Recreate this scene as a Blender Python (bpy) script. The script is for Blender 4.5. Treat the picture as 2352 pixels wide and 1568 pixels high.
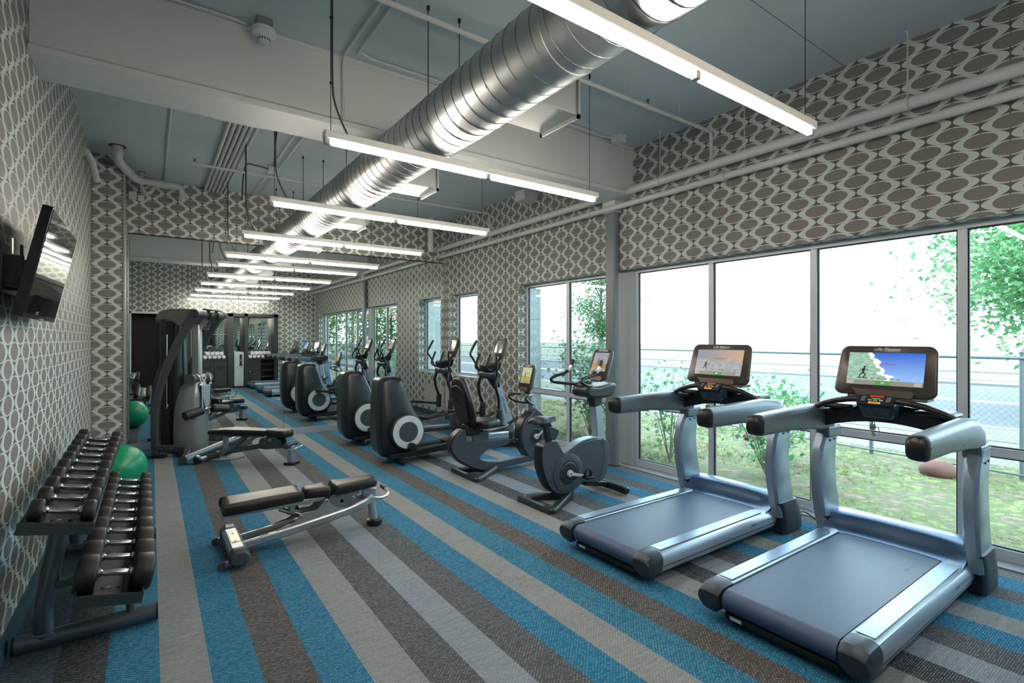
import bpy, math, random
from mathutils import Vector, Matrix
R=math.radians; PI=math.pi
D=bpy.data; SC=bpy.context.scene; COL=SC.collection
for o in list(D.objects): D.objects.remove(o)

# ---------------- camera ----------------
cam=D.cameras.new('camera'); cam.lens=1168.4/2352*36; cam.sensor_width=36; cam.shift_y=-5.0/2352
cam.clip_start=.05; cam.clip_end=400
co=D.objects.new('camera',cam); COL.objects.link(co)
co.location=(0,0,1.68); co.rotation_euler=(R(90),0,-.6175); SC.camera=co
# ---------------- world: bright overcast evening sky ----------------
W=D.worlds.new('world'); SC.world=W; W.use_nodes=True
wn=W.node_tree.nodes; wl=W.node_tree.links; wn.clear()
wo=wn.new('ShaderNodeOutputWorld'); wb=wn.new('ShaderNodeBackground')
wb.inputs[0].default_value=(.70,.88,1,1); wb.inputs[1].default_value=7.0
wl.new(wb.outputs[0],wo.inputs[0])
# low warm sun glow from the street side
sun=D.lights.new('sun','SUN'); sun.energy=1.0; sun.angle=R(18); sun.color=(1,.93,.82)
so=D.objects.new('sun',sun); COL.objects.link(so); so.rotation_euler=(R(52),R(10),R(150))
# sampling portals in the window openings (they emit nothing of their own)
def portal(name,y0,y1,z0,z1):
    l=D.lights.new(name,'AREA'); l.shape='RECTANGLE'; l.size=y1-y0; l.size_y=z1-z0; l.cycles.is_portal=True
    o=D.objects.new(name,l); COL.objects.link(o)
    o.rotation_euler=(R(90),0,R(90)); o.location=(5.5,(y0+y1)/2,(z0+z1)/2)
portal('portal',-.3,6.97,0,2.6); portal('portal',8.27,9.4,.93,2.6)
# ---------------- exposure ----------------
vs=SC.view_settings; vs.view_transform='Standard'; vs.look='None'; vs.gamma=1; vs.use_curve_mapping=False; vs.exposure=.66

# ---------------- geometry helper ----------------
class MB:
    def __init__(s): s.v=[]; s.f=[]; s.M=None
    def add(s,vs,fs):
        b=len(s.v)
        for p in vs:
            p=Vector(p)
            s.v.append(tuple(s.M@p) if s.M else tuple(p))
        s.f+=[tuple(b+i for i in f) for f in fs]; return s
    def box(s,x0,x1,y0,y1,z0,z1):
        return s.add([(x0,y0,z0),(x1,y0,z0),(x1,y1,z0),(x0,y1,z0),(x0,y0,z1),(x1,y0,z1),(x1,y1,z1),(x0,y1,z1)],
          [(0,3,2,1),(4,5,6,7),(0,1,5,4),(1,2,6,5),(2,3,7,6),(3,0,4,7)])
    def quad(s,a,b,c,d): return s.add([a,b,c,d],[(0,1,2,3)])
    def prism(s,pts,a0,a1,ax='y'):
        def P(p,a): return {'y':(p[0],a,p[1]),'x':(a,p[0],p[1]),'z':(p[0],p[1],a)}[ax]
        n=len(pts); vs=[P(p,a0) for p in pts]+[P(p,a1) for p in pts]
        area=sum(pts[i][0]*pts[(i+1)%n][1]-pts[(i+1)%n][0]*pts[i][1] for i in range(n))
        fl=(area>0)!=(ax=='y'); 
        fs=[tuple(range(n)),tuple(range(2*n-1,n-1,-1))]+[(i,n+i,n+(i+1)%n,(i+1)%n) for i in range(n)]
        if fl: fs=[f[::-1] for f in fs]
        if a1<a0: fs=[f[::-1] for f in fs]
        return s.add(vs,fs)
    def loft(s,rings,cap=True,closed=False):
        n=len(rings[0]); vs=[p for r in rings for p in r]; m=len(rings); fs=[]
        for k in range(m if closed else m-1):
            k2=(k+1)%m
            for i in range(n): j=(i+1)%n; fs.append((k*n+i,k*n+j,k2*n+j,k2*n+i))
        if cap and not closed: fs+= [tuple(range(n))[::-1],tuple((m-1)*n+i for i in range(n))]
        return s.add(vs,fs)
    def tube(s,pts,r,n=12,closed=False,ry=None,up=None,cap=True):
        pts=[Vector(p) for p in pts]; m=len(pts)
        if m<2: return s
        T=[]
        for i in range(m):
            if closed: t=pts[(i+1)%m]-pts[i-1]
            else: t=pts[min(i+1,m-1)]-pts[max(i-1,0)]
            T.append(t.normalized() if t.length>1e-9 else Vector((0,0,1)))
        u=Vector(up) if up else (Vector((0,0,1)) if abs(T[0].z)<.9 else Vector((1,0,0)))
        rings=[]
        for i in range(m):
            if up: u=Vector(up)
            u=(u-T[i]*u.dot(T[i])); u=u.normalized() if u.length>1e-6 else T[i].orthogonal().normalized()
            w=T[i].cross(u)
            rr=r[i] if isinstance(r,(list,tuple)) else r
            r2=(ry[i] if isinstance(ry,(list,tuple)) else ry) if ry is not None else rr
            rings.append([pts[i]+u*(math.cos(2*PI*k/n)*rr)+w*(math.sin(2*PI*k/n)*r2) for k in range(n)])
        return s.loft(rings,cap,closed)
    def rect(s,pts,hu,hw,up=(0,0,1),ch=.2):   # rectangular bar swept along a path, chamfered
        pts=[Vector(p) for p in pts]; m=len(pts); rings=[]
        for i in range(m):
            t=(pts[min(i+1,m-1)]-pts[max(i-1,0)]).normalized(); u=Vector(up); u=(u-t*u.dot(t)).normalized(); w=t.cross(u)
            a=hu[i] if isinstance(hu,(list,tuple)) else hu; b=hw[i] if isinstance(hw,(list,tuple)) else hw; c=ch*min(a,b)
            rings.append([pts[i]+u*x+w*y for x,y in [(a,-b+c),(a,b-c),(a-c,b),(-a+c,b),(-a,b-c),(-a,-b+c),(-a+c,-b),(a-c,-b)]])
        return s.loft(rings)
    def cyl(s,a,b,r,r2=None,n=20): return s.tube([a,b],[r,r if r2 is None else r2],n)
    def lathe(s,prof,c=(0,0,0),axis='z',n=32):
        rings=[]
        for r,h in prof:
            ring=[]
            for k in range(n):
                a=2*PI*k/n; x,y=r*math.cos(a),r*math.sin(a)
                p={'z':(x,y,h),'y':(y,h,x),'x':(h,x,y)}[axis]; ring.append((c[0]+p[0],c[1]+p[1],c[2]+p[2]))
            rings.append(ring)
        return s.loft(rings)
    def ball(s,c,rx,ry=None,rz=None,n=20,m=12):
        ry=ry or rx; rz=rz or rx
        return s.lathe2([(math.sin(PI*i/m),-math.cos(PI*i/m)) for i in range(1,m)],c,rx,ry,rz,n)
    def lathe2(s,pr,c,rx,ry,rz,n):
        rings=[[(c[0]+r*rx*math.cos(2*PI*k/n),c[1]+r*ry*math.sin(2*PI*k/n),c[2]+h*rz) for k in range(n)] for r,h in pr]
        return s.loft(rings)
def smoothpts(pts,k=6,closed=False):
    P=[Vector(p) for p in pts]; n=len(P); out=[]
    for i in range(n if closed else n-1):
        p0=P[i-1] if (closed or i>0) else P[0]; p1=P[i]; p2=P[(i+1)%n]; p3=P[(i+2)%n] if (closed or i+2<n) else P[-1]
        for j in range(k):
            t=j/k; out.append(.5*((2*p1)+(p2-p0)*t+(2*p0-5*p1+4*p2-p3)*t*t+(3*p1-p0-3*p2+p3)*t**3))
    if not closed: out.append(P[-1])
    return out
def sm2(pts,k=5,closed=True): return [(p.x,p.y) for p in smoothpts([(a,b,0) for a,b in pts],k,closed)]
def rrect(w,h,r,n=5,cx=0,cy=0,wt=None):   # rounded rectangle outline, wt = top width factor
    o=[]
    for sx,sy,a0 in ((1,-1,-90),(1,1,0),(-1,1,90),(-1,-1,180)):
        for i in range(n+1):
            a=R(a0+90*i/n); x=sx*(w/2-r)+r*math.cos(a); y=sy*(h/2-r)+r*math.sin(a)
            if wt: x*=1+(wt-1)*(y/h+.5)
            o.append((cx+x,cy+y))
    return o
def obj(name,mb,mat,parent=None,bev=0,seg=2,ang=35,at=None):
    """links the collected geometry as one mesh; world-space input, re-based on the parent or on `at`"""
    me=D.meshes.new(name)
    off=Vector((0,0,0))
    if parent is not None:
        q=parent; off=Vector(q['_o']) if '_o' in q else Vector((0,0,0))
    elif at is not None: off=Vector(at)
    me.from_pydata([tuple(Vector(v)-off) for v in mb.v],[],mb.f); me.update()
    o=D.objects.new(name,me); COL.objects.link(o)
    if mat is not None: me.materials.append(mat)
    for p in me.polygons: p.use_smooth=True
    me.set_sharp_from_angle(angle=R(ang))
    if parent is not None: o.parent=parent
    elif at is not None: o.location=at
    if parent is not None or at is not None: ORG[o.name]=tuple(off)
    o['_o']=tuple(off)
    if bev:
        b=o.modifiers.new('bevel','BEVEL'); b.width=bev; b.segments=seg; b.limit_method='ANGLE'; b.angle_limit=R(38); b.harden_normals=False
    return o
ORG={}
def child(name,mb,mat,parent,**k): return obj(name,mb,mat,parent,**k)
def thing(name,label,cat,loc=(0,0,0),group=None,world=True):
    o=D.objects.new(name,None); COL.objects.link(o); o.location=loc; o.empty_display_size=.1
    o['label']=label; o['category']=cat; o['_o']=tuple(loc) if world else (0,0,0)
    if group: o['group']=group
    return o
def tag(o,label,cat,group=None,kind=None):
    o['label']=label; o['category']=cat
    if group: o['group']=group
    if kind: o['kind']=kind
    return o
def struct(name,mb,mat,label=None,**k):
    o=obj(name,mb,mat,**k); o['kind']='structure'
    o['label']=label or name.replace('_',' '); o['category']=name.split('_')[0]
    return o
def dup(root,loc,label,group=None):
    r=root.copy(); COL.objects.link(r); r.location=loc; r['label']=label
    if group: r['group']=group
    def rec(a,b):
        for ch in [x for x in D.objects if x.parent==a]:
            c=ch.copy(); COL.objects.link(c); c.parent=b; rec(ch,c)
    rec(root,r); return r
def frame(o,X,Y,Z): # matrix with given axes
    return Matrix(((X[0],Y[0],Z[0],o[0]),(X[1],Y[1],Z[1],o[1]),(X[2],Y[2],Z[2],o[2]),(0,0,0,1)))
def text(name,body,size,M,mat,parent,shear=.3,ext=.0006,align='CENTER',xs=1.0,label=None):
    c=D.curves.new(name,'FONT'); c.body=body; c.size=size; c.shear=shear; c.extrude=ext; c.align_x=align; c.align_y='CENTER'
    t=D.objects.new(name,c); COL.objects.link(t)
    dg=bpy.context.evaluated_depsgraph_get(); dg.update()
    me=D.meshes.new_from_object(t.evaluated_get(dg)); D.objects.remove(t)
    mb=MB(); mb.M=M; mb.add([(v.co.x*xs,v.co.y,v.co.z) for v in me.vertices],[tuple(p.vertices) for p in me.polygons])
    o=obj(name,mb,mat,parent)
    return o

# ---------------- materials ----------------
MATS={}
def srgb(h):
    h=h.lstrip('#'); v=[int(h[i:i+2],16)/255 for i in (0,2,4)]
    return tuple([(c/12.92 if c<=.04045 else ((c+.055)/1.055)**2.4) for c in v])+(1,)
def mat(name,col,rough=.5,metal=0,spec=.5,noise=None,emit=None,estr=1,coat=0):
    if name in MATS: return MATS[name]
    m=D.materials.new(name); m.use_nodes=True; nt=m.node_tree; b=nt.nodes['Principled BSDF']
    c=srgb(col) if isinstance(col,str) else tuple(col)+(1,)
    b.inputs['Base Color'].default_value=c; b.inputs['Roughness'].default_value=rough; b.inputs['Metallic'].default_value=metal
    b.inputs['Specular IOR Level'].default_value=spec
    if coat: b.inputs['Coat Weight'].default_value=coat; b.inputs['Coat Roughness'].default_value=.1
    if emit: b.inputs['Emission Color'].default_value=srgb(emit); b.inputs['Emission Strength'].default_value=estr
    # every material varies a little: fine procedural mottling of colour and roughness
    sc,am,bm=noise or (40,.06,0)
    tc=nt.nodes.new('ShaderNodeTexCoord'); nz=nt.nodes.new('ShaderNodeTexNoise'); nz.inputs['Scale'].default_value=sc; nz.inputs['Detail'].default_value=3
    nt.links.new(tc.outputs['Object'],nz.inputs['Vector'])
    mx=nt.nodes.new('ShaderNodeMix'); mx.data_type='RGBA'; nt.links.new(nz.outputs['Fac'],mx.inputs['Factor'])
    mx.inputs['A'].default_value=tuple(min(1,x*(1-am)) for x in c[:3])+(1,); mx.inputs['B'].default_value=tuple(min(1,x*(1+am)) for x in c[:3])+(1,)
    nt.links.new(mx.outputs['Result'],b.inputs['Base Color'])
    if bm:
        bp=nt.nodes.new('ShaderNodeBump'); bp.inputs['Strength'].default_value=bm; bp.inputs['Distance'].default_value=.002
        nt.links.new(nz.outputs['Fac'],bp.inputs['Height']); nt.links.new(bp.outputs['Normal'],b.inputs['Normal'])
    MATS[name]=m; return m
class NT:
    def __init__(s,name):
        s.m=D.materials.new(name); s.m.use_nodes=True; s.t=s.m.node_tree; s.b=s.t.nodes['Principled BSDF']; MATS[name]=s.m
    def n(s,ty,**k):
        x=s.t.nodes.new(ty)
        for a,b in k.items(): setattr(x,a,b)
        return x
    def l(s,a,b): s.t.links.new(a,b)
    def mt(s,op,a,b=None,c=None):
        x=s.n('ShaderNodeMath',operation=op)
        for i,v in enumerate((a,b,c)):
            if v is None: continue
            if isinstance(v,(int,float)): x.inputs[i].default_value=v
            else: s.l(v,x.inputs[i])
        return x.outputs[0]
    def mix(s,f,a,b):
        x=s.n('ShaderNodeMix',data_type='RGBA')
        for k,v in (('Factor',f),('A',a),('B',b)):
            if isinstance(v,(int,float)): x.inputs[k].default_value=v
            elif isinstance(v,tuple): x.inputs[k].default_value=v
            else: s.l(v,x.inputs[k])
        return x.outputs['Result']
    def noise(s,scale,vec,detail=2):
        x=s.n('ShaderNodeTexNoise'); x.inputs['Scale'].default_value=scale; x.inputs['Detail'].default_value=detail
        s.l(vec,x.inputs['Vector']); return x.outputs['Fac']
# wallpaper: staggered ovals inside pointed light rings
def wallpaper():
    N=NT('wallpaper'); g=N.n('ShaderNodeNewGeometry'); sp=N.n('ShaderNodeSeparateXYZ'); N.l(g.outputs['Position'],sp.inputs[0])
    sn=N.n('ShaderNodeSeparateXYZ'); N.l(g.outputs['True Normal'],sn.inputs[0])
    px,py,pz=sp.outputs; ax=N.mt('GREATER_THAN',N.mt('ABSOLUTE',sn.outputs[0]),.5); az=N.mt('GREATER_THAN',N.mt('ABSOLUTE',sn.outputs[2]),.5)
    usey=N.mt('MAXIMUM',ax,az)
    h=N.mt('ADD',N.mt('MULTIPLY',usey,N.mt('SUBTRACT',py,4.214)),N.mt('MULTIPLY',N.mt('SUBTRACT',1,usey),N.mt('ADD',px,.476)))
    v=N.mt('ADD',N.mt('MULTIPLY',az,px),N.mt('MULTIPLY',N.mt('SUBTRACT',1,az),N.mt('SUBTRACT',pz,.146)))
    P,Q=.33,.195
    def lat(o):
        u=N.mt('SUBTRACT',N.mt('FRACT',N.mt('ADD',N.mt('DIVIDE',h,P),o+.5)),.5); w=N.mt('SUBTRACT',N.mt('FRACT',N.mt('ADD',N.mt('DIVIDE',v,Q),o+.5)),.5)
        def el(a,b,e): return N.mt('ADD',N.mt('POWER',N.mt('ABSOLUTE',N.mt('DIVIDE',u,a/P)),e),N.mt('POWER',N.mt('ABSOLUTE',N.mt('DIVIDE',w,b/Q)),e))
        inn=N.mt('LESS_THAN',el(.0985,.0508,2.0),1); out=N.mt('LESS_THAN',el(.161,.0588,1.84),1)
        gap=N.mt('GREATER_THAN',N.mt('ABSOLUTE',u),.010)
        ring=N.mt('MULTIPLY',N.mt('MULTIPLY',out,N.mt('SUBTRACT',1,inn)),gap)
        return inn,ring
    i1,r1=lat(0); i2,r2=lat(.5)
    inn=N.mt('MAXIMUM',i1,i2); ring=N.mt('MAXIMUM',r1,r2)
    c=N.mix(inn,srgb('#595855'),srgb('#7b7975')); c=N.mix(ring,c,srgb('#c3cdc6'))
    N.l(c,N.b.inputs['Base Color']); N.b.inputs['Roughness'].default_value=.55; N.b.inputs['Specular IOR Level'].default_value=.35
    return N.m
WP=wallpaper()
def carpet():
    N=NT('carpet'); g=N.n('ShaderNodeNewGeometry'); sp=N.n('ShaderNodeSeparateXYZ'); N.l(g.outputs['Position'],sp.inputs[0])
    B='#14607f'; B2='#1b617b'; L='#74797b'; LB='#727b84'; DG='#44484b'; BR='#464442'; CH='#33363a'; WM='#757878'; SL='#474f57'; MG='#5d6063'
    seq=[(-.615,SL),(-.40,CH),(-.186,B),(.027,L),(.241,B),(.458,BR),(.677,B),(.893,L),(1.107,DG),(1.328,LB),(1.548,DG),(1.767,B),(1.983,WM),(2.208,B2),(2.43,BR),(2.65,B),(2.87,WM),(3.09,CH),(3.31,LB),(3.54,DG),(3.78,B),(4.0,WM),(4.23,B),(4.48,DG),(4.70,B),(4.92,MG)]
    def ramp(sq,fac):
        r=N.n('ShaderNodeValToRGB'); r.color_ramp.interpolation='CONSTANT'; e=r.color_ramp.elements
        e[0].position=0; e[0].color=srgb(sq[0][1]); e[1].position=fac(sq[1][0]); e[1].color=srgb(sq[1][1])
        for x,c in sq[2:]:
            q=e.new(fac(x)); q.color=srgb(c)
        return r
    mid=2.208
    fa=lambda x:(x+.7)/3.0; fb=lambda x:(x-2.2)/3.2
    A=[s for s in seq if s[0]<2.2]; Bq=[(2.2,B2)]+[s for s in seq if s[0]>2.21]
    ra=ramp(A,fa); rb=ramp(Bq,fb)
    wob=N.mt('MULTIPLY',N.mt('SUBTRACT',N.noise(60,g.outputs['Position']),.5),.006)
    x=N.mt('ADD',sp.outputs[0],wob)
    N.l(N.mt('DIVIDE',N.mt('ADD',x,.7),3.0),ra.inputs[0]); N.l(N.mt('DIVIDE',N.mt('SUBTRACT',x,2.2),3.2),rb.inputs[0])
    c=N.mix(N.mt('GREATER_THAN',x,2.208),ra.outputs[0],rb.outputs[0])
    # streaky yarn running across the stripes and small light stitches
    mp=N.n('ShaderNodeMapping'); mp.inputs['Scale'].default_value=(5,60,1); N.l(g.outputs['Position'],mp.inputs[0])
    st=N.noise(1.0,mp.outputs[0],4)
    big=N.noise(2.2,g.outputs['Position'],3)
    hs=N.n('ShaderNodeHueSaturation'); N.l(c,hs.inputs['Color']); N.l(N.mt('ADD',.55,N.mt('ADD',N.mt('MULTIPLY',st,.75),N.mt('MULTIPLY',big,.25))),hs.inputs['Value'])
    row=N.mt('MULTIPLY',sp.outputs[1],1/.0105); ri=N.mt('FLOOR',row)
    cl=N.mt('ADD',N.mt('MULTIPLY',sp.outputs[0],1/.022),N.mt('MULTIPLY',N.mt('MODULO',ri,2),.5))
    a=N.mt('LESS_THAN',N.mt('ABSOLUTE',N.mt('SUBTRACT',N.mt('FRACT',row),.5)),.17); b=N.mt('LESS_THAN',N.mt('ABSOLUTE',N.mt('SUBTRACT',N.mt('FRACT',cl),.5)),.3)
    wn_=N.n('ShaderNodeTexWhiteNoise',noise_dimensions='2D'); cb=N.n('ShaderNodeCombineXYZ'); N.l(N.mt('FLOOR',cl),cb.inputs[0]); N.l(ri,cb.inputs[1]); N.l(cb.outputs[0],wn_.inputs['Vector'])
    sti=N.mt('MULTIPLY',N.mt('MULTIPLY',a,b),N.mt('MULTIPLY',wn_.outputs['Value'],.62))
    c=N.mix(sti,hs.outputs[0],srgb('#b4bcc0'))
    N.l(c,N.b.inputs['Base Color']); N.b.inputs['Roughness'].default_value=.9; N.b.inputs['Specular IOR Level'].default_value=.15
    bp=N.n('ShaderNodeBump'); bp.inputs['Strength'].default_value=.5; bp.inputs['Distance'].default_value=.003; N.l(st,bp.inputs['Height']); N.l(bp.outputs[0],N.b.inputs['Normal'])
    return N.m
CARPET=carpet()
def glass(name='window_glass'):
    N=NT(name); N.t.nodes.remove(N.b); o=[x for x in N.t.nodes if x.type=='OUTPUT_MATERIAL'][0]
    tr=N.n('ShaderNodeBsdfTransparent'); tr.inputs[0].default_value=(.95,.985,.98,1); gl=N.n('ShaderNodeBsdfGlossy'); gl.inputs['Roughness'].default_value=0
    fr=N.n('ShaderNodeFresnel'); fr.inputs[0].default_value=1.45; mx=N.n('ShaderNodeMixShader')
    N.l(N.mt('MULTIPLY',fr.outputs[0],.7),mx.inputs[0]); N.l(tr.outputs[0],mx.inputs[1]); N.l(gl.outputs[0],mx.inputs[2]); N.l(mx.outputs[0],o.inputs[0]); return N.m
GLASS=glass()
def mirror():
    N=NT('mirror_silver'); N.b.inputs['Metallic'].default_value=1; N.b.inputs['Roughness'].default_value=.0
    g=N.n('ShaderNodeNewGeometry'); c=N.mix(N.noise(3,g.outputs['Position']),(.80,.87,.85,1),(.82,.89,.87,1)); N.l(c,N.b.inputs['Base Color'])
    return N.m
MIR=mirror()
def duct():
    N=NT('galvanised_duct'); g=N.n('ShaderNodeNewGeometry'); mp=N.n('ShaderNodeMapping'); mp.inputs['Scale'].default_value=(2,90,2); N.l(g.outputs['Position'],mp.inputs[0])
    st=N.noise(1,mp.outputs[0],3); bl=N.noise(9,g.outputs['Position'],4)
    c=N.mix(bl,srgb('#9aa2a6'),srgb('#c9cdcc')); N.l(c,N.b.inputs['Base Color']); N.b.inputs['Metallic'].default_value=.95
    N.l(N.mt('ADD',.35,N.mt('MULTIPLY',st,.12)),N.b.inputs['Roughness'])
    bp=N.n('ShaderNodeBump'); bp.inputs['Strength'].default_value=.05; bp.inputs['Distance'].default_value=.003; N.l(st,bp.inputs['Height']); N.l(bp.outputs[0],N.b.inputs['Normal']); return N.m
DUCT=duct()
def ballmat():
    N=NT('green_rubber'); tc=N.n('ShaderNodeTexCoord'); w=N.n('ShaderNodeTexWave'); w.inputs['Scale'].default_value=40; w.bands_direction='DIAGONAL'; w.inputs['Distortion'].default_value=.3; N.l(tc.outputs['Object'],w.inputs[0])
    N.b.inputs['Base Color'].default_value=srgb('#0d8f6a'); c=N.mix(N.noise(5,tc.outputs['Object']),srgb('#0a8a64'),srgb('#1c9c6e')); N.l(c,N.b.inputs['Base Color'])
    N.b.inputs['Roughness'].default_value=.27; bp=N.n('ShaderNodeBump'); bp.inputs['Strength'].default_value=.14; bp.inputs['Distance'].default_value=.002; N.l(w.outputs[0],bp.inputs['Height']); N.l(bp.outputs[0],N.b.inputs['Normal']); return N.m
GREEN=ballmat()
def ground(name,cols,scale=6,lo=.32,hi=.66):
    N=NT(name); g=N.n('ShaderNodeNewGeometry'); a=N.noise(scale,g.outputs['Position'],6); b=N.noise(scale*.22,g.outputs['Position'],4); d=N.noise(scale*9,g.outputs['Position'],3)
    r=N.n('ShaderNodeValToRGB'); e=r.color_ramp.elements; e[0].position=lo; e[0].color=srgb(cols[0]); e[1].position=hi; e[1].color=srgb(cols[-1])
    for i,c in enumerate(cols[1:-1]): q=e.new(lo+(hi-lo)*(i+1)/(len(cols)-1)); q.color=srgb(c)
    N.l(N.mt('ADD',N.mt('ADD',N.mt('MULTIPLY',a,.5),N.mt('MULTIPLY',b,.3)),N.mt('MULTIPLY',d,.2)),r.inputs[0]); N.l(r.outputs[0],N.b.inputs['Base Color']); N.b.inputs['Roughness'].default_value=.95
    return N.m
LAWN=ground('lawn_soil',['#6e5c50','#504a38','#3a4a20','#5a6436','#6a5c4c'],9,.40,.62); ROAD=ground('asphalt',['#3f464c','#464d52','#4c5256']); CONC=ground('concrete',['#5e6265','#666a6c','#6e7171']); FIELD=ground('field_grass',['#4f5c44','#5c6452','#6a6c60'])
def leafmat(name,a,b):
    N=NT(name); oi=N.n('ShaderNodeNewGeometry'); c=N.mix(oi.outputs['Random Per Island'],srgb(a),srgb(b)); N.l(c,N.b.inputs['Base Color']); N.b.inputs['Roughness'].default_value=.55
    tr=N.n('ShaderNodeBsdfTranslucent'); N.l(c,tr.inputs[0]); mx=N.n('ShaderNodeMixShader'); mx.inputs[0].default_value=.4; o=[x for x in N.t.nodes if x.type=='OUTPUT_MATERIAL'][0]
    N.l(N.b.outputs[0],mx.inputs[1]); N.l(tr.outputs[0],mx.inputs[2]); N.l(mx.outputs[0],o.inputs[0]); return N.m
LEAF=leafmat('shrub_leaf','#3c6c46','#6c9a62'); LEAF2=leafmat('tree_leaf','#3f7450','#6fa066'); LEAF3=leafmat('far_leaf','#4c7c38','#86a458'); GRASS=leafmat('grass_blade','#4a6430','#747c44')
def meshfence():
    N=NT('chain_link'); g=N.n('ShaderNodeNewGeometry'); sp=N.n('ShaderNodeSeparateXYZ'); N.l(g.outputs['Position'],sp.inputs[0])
    N.t.nodes.remove(N.b); return N.m
M_=mat
WHITE=M_('white_paint','#c9cecd',.5,noise=(8,.03,.05)); CEIL=M_('ceiling_paint','#b6c4cc',.7,noise=(3,.05,.1)); PIPEW=M_('pipe_paint','#c4c8c6',.4)
BASEB=M_('teal_baseboard','#2d4a52',.45); ALU=M_('window_aluminium','#cad2d8',.35,.1); COLM=M_('column_grey','#6f7b80',.42); PANEL=M_('panel_grey','#b8bfc1',.5); MBASE=M_('mirror_base','#8d98a2',.45)
BLACK=M_('black_plastic','#13161a',.38); BLK2=M_('black_rubber','#141518',.6,noise=(200,.15,.3)); PAD=M_('black_vinyl','#0f0e0e',.42,noise=(120,.1,.25)); DKG=M_('dark_grey_plastic','#2c3238',.36); SHR=M_('shroud_dark','#182027',.34,noise=(300,.1,.15)); BIKE=M_('bike_grey','#3c4650',.38,noise=(300,.06,.12))
SIL=M_('silver_metallic','#a7b3be',.3,.75); SILP=M_('silver_paint','#9fb0bf',.33,.45); CHR=M_('chrome','#e0e3e5',.2,1); STE=M_('brushed_steel','#b9bcbe',.28,.95); PEW=M_('pewter_paint','#5d656c',.3,.6); GYMG=M_('gym_frame_grey','#51585c',.32,.6); BENG=M_('bench_frame_grey','#a0a8ae',.3,.7)
BRZ=M_('console_bronze','#3a3430',.3); BELT=M_('treadmill_belt','#3a5170',.42,noise=(420,.55,.6)); HOOD=M_('hood_metallic','#47617f',.26,.5); GRIP=M_('armrest_grey','#5f6b76',.4,.35); WIRE=M_('black_wire','#1a1c1e',.5); GALV=M_('galvanised_box','#9aa0a0',.4,.7); DIR=M_('rack_tray','#38393a',.4,.4); TRAYF=M_('rack_lip','#2a3336',.45); RUBH=M_('dumbbell_rubber','#0e1012',.5,noise=(90,.1,.1)); 
RINGW=M_('ring_light_grey','#bfc9d2',.4); WHP=M_('white_plastic','#c9d1d6',.4); RED=M_('red_button','#c8281e',.4,emit='#ff3020',estr=.6); GRN=M_('green_button','#3f9a3a',.4,emit='#40c040',estr=.3); ORG_=M_('orange_button','#e08a1a',.4,emit='#ffa030',estr=.6)
STONE=M_('panel_stone','#a4aeb3',.6); BARK=M_('bark','#7d7468',.85,noise=(14,.2,.4)); WOOD=M_('hall_wood','#8a5a32',.4); CAB=M_('cabinet_charcoal','#24282b',.45); TOWEL=M_('towel_white','#e4e6ea',.85,noise=(90,.05,.4)); FENC=M_('fence_galvanised','#5d666b',.5,.3); LOGO=M_('logo_silver','#dfe2e4',.3,.3); LOGOD=M_('logo_dark','#2a3036',.4); BLACKM=M_('matte_black','#070707',.6); BRK=M_('red_clay','#5c3c34',.8); WARN=M_('warning_orange','#b5552a',.5)
def emis(name,col,s):
    N=NT(name); N.b.inputs['Base Color'].default_value=srgb(col); N.b.inputs['Emission Color'].default_value=srgb(col); N.b.inputs['Emission Strength'].default_value=s
    g=N.n('ShaderNodeNewGeometry'); N.l(N.mix(N.noise(5,g.outputs['Position']),srgb(col),srgb(col)),N.b.inputs['Emission Color']); return N.m
TUBE=emis('lamp_tube','#fff0e2',46)
# ---------------- room shell ----------------
XL,XR,YM,YF,HC=-.64,5.08,9.6,-.74,4.138
XO=5.34   # outer face of the window wall
struct('floor',MB().box(XL-.2,XO,YF-.9,YM+.1,-.1,0),CARPET,'carpet of blue, grey and charcoal stripes')
struct('ceiling',MB().box(XL-.2,XO,YF-1.2,YM+.2,HC,HC+.12),CEIL,'pale grey painted ceiling slab')
struct('wall_left',MB().box(XL-.15,XL,YF-.2,YM+.1,0,HC),WP,'long left wall in oval patterned wallpaper')
m=MB()
m.box(XR,XO,YF-.2,YM+.1,2.6,HC); m.box(XR,XO,YF-.2,-.3,0,2.6); m.box(XR,XO,6.97,8.3,0,2.6); m.box(XR,XO,8.3,9.38,0,.93); m.box(XR,XO,9.38,YM+.1,0,2.6)
struct('wall_right',m,WP,'window wall in oval patterned wallpaper')
struct('wall_back',MB().box(XL-.1,XO,YM+.012,YM+.15,0,HC),WP,'end wall in oval patterned wallpaper above the mirror')
struct('wall_chase',MB().box(XL,-.3,8.66,YM+.01,0,HC),WP,'boxed-out wallpapered chase in the left back corner')
# corner bead on the chase edge
struct('trim_1',MB().box(-.3,-.285,8.655,8.675,0,HC).box(-.3,-.292,YM-.03,YM,0,3.4),M_('corner_bead','#9fb1b0',.4,.3),'metal corner bead on the wallpapered chase')
struct('baseboard_left',MB().box(XL,XL+.02,YF,8.66,0,.115).box(XL,-.3,8.64,8.66,0,.115),BASEB,'dark teal baseboard on the left wall')
struct('baseboard_back',MB().box(-.3,XR,YM-.028,YM+.01,0,.105),MBASE,'grey baseboard under the mirror')
m=MB().box(XR-.018,XR,6.97,YM,0,.115); struct('baseboard_right',m,BASEB,'dark baseboard under the wallpapered piers')
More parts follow.
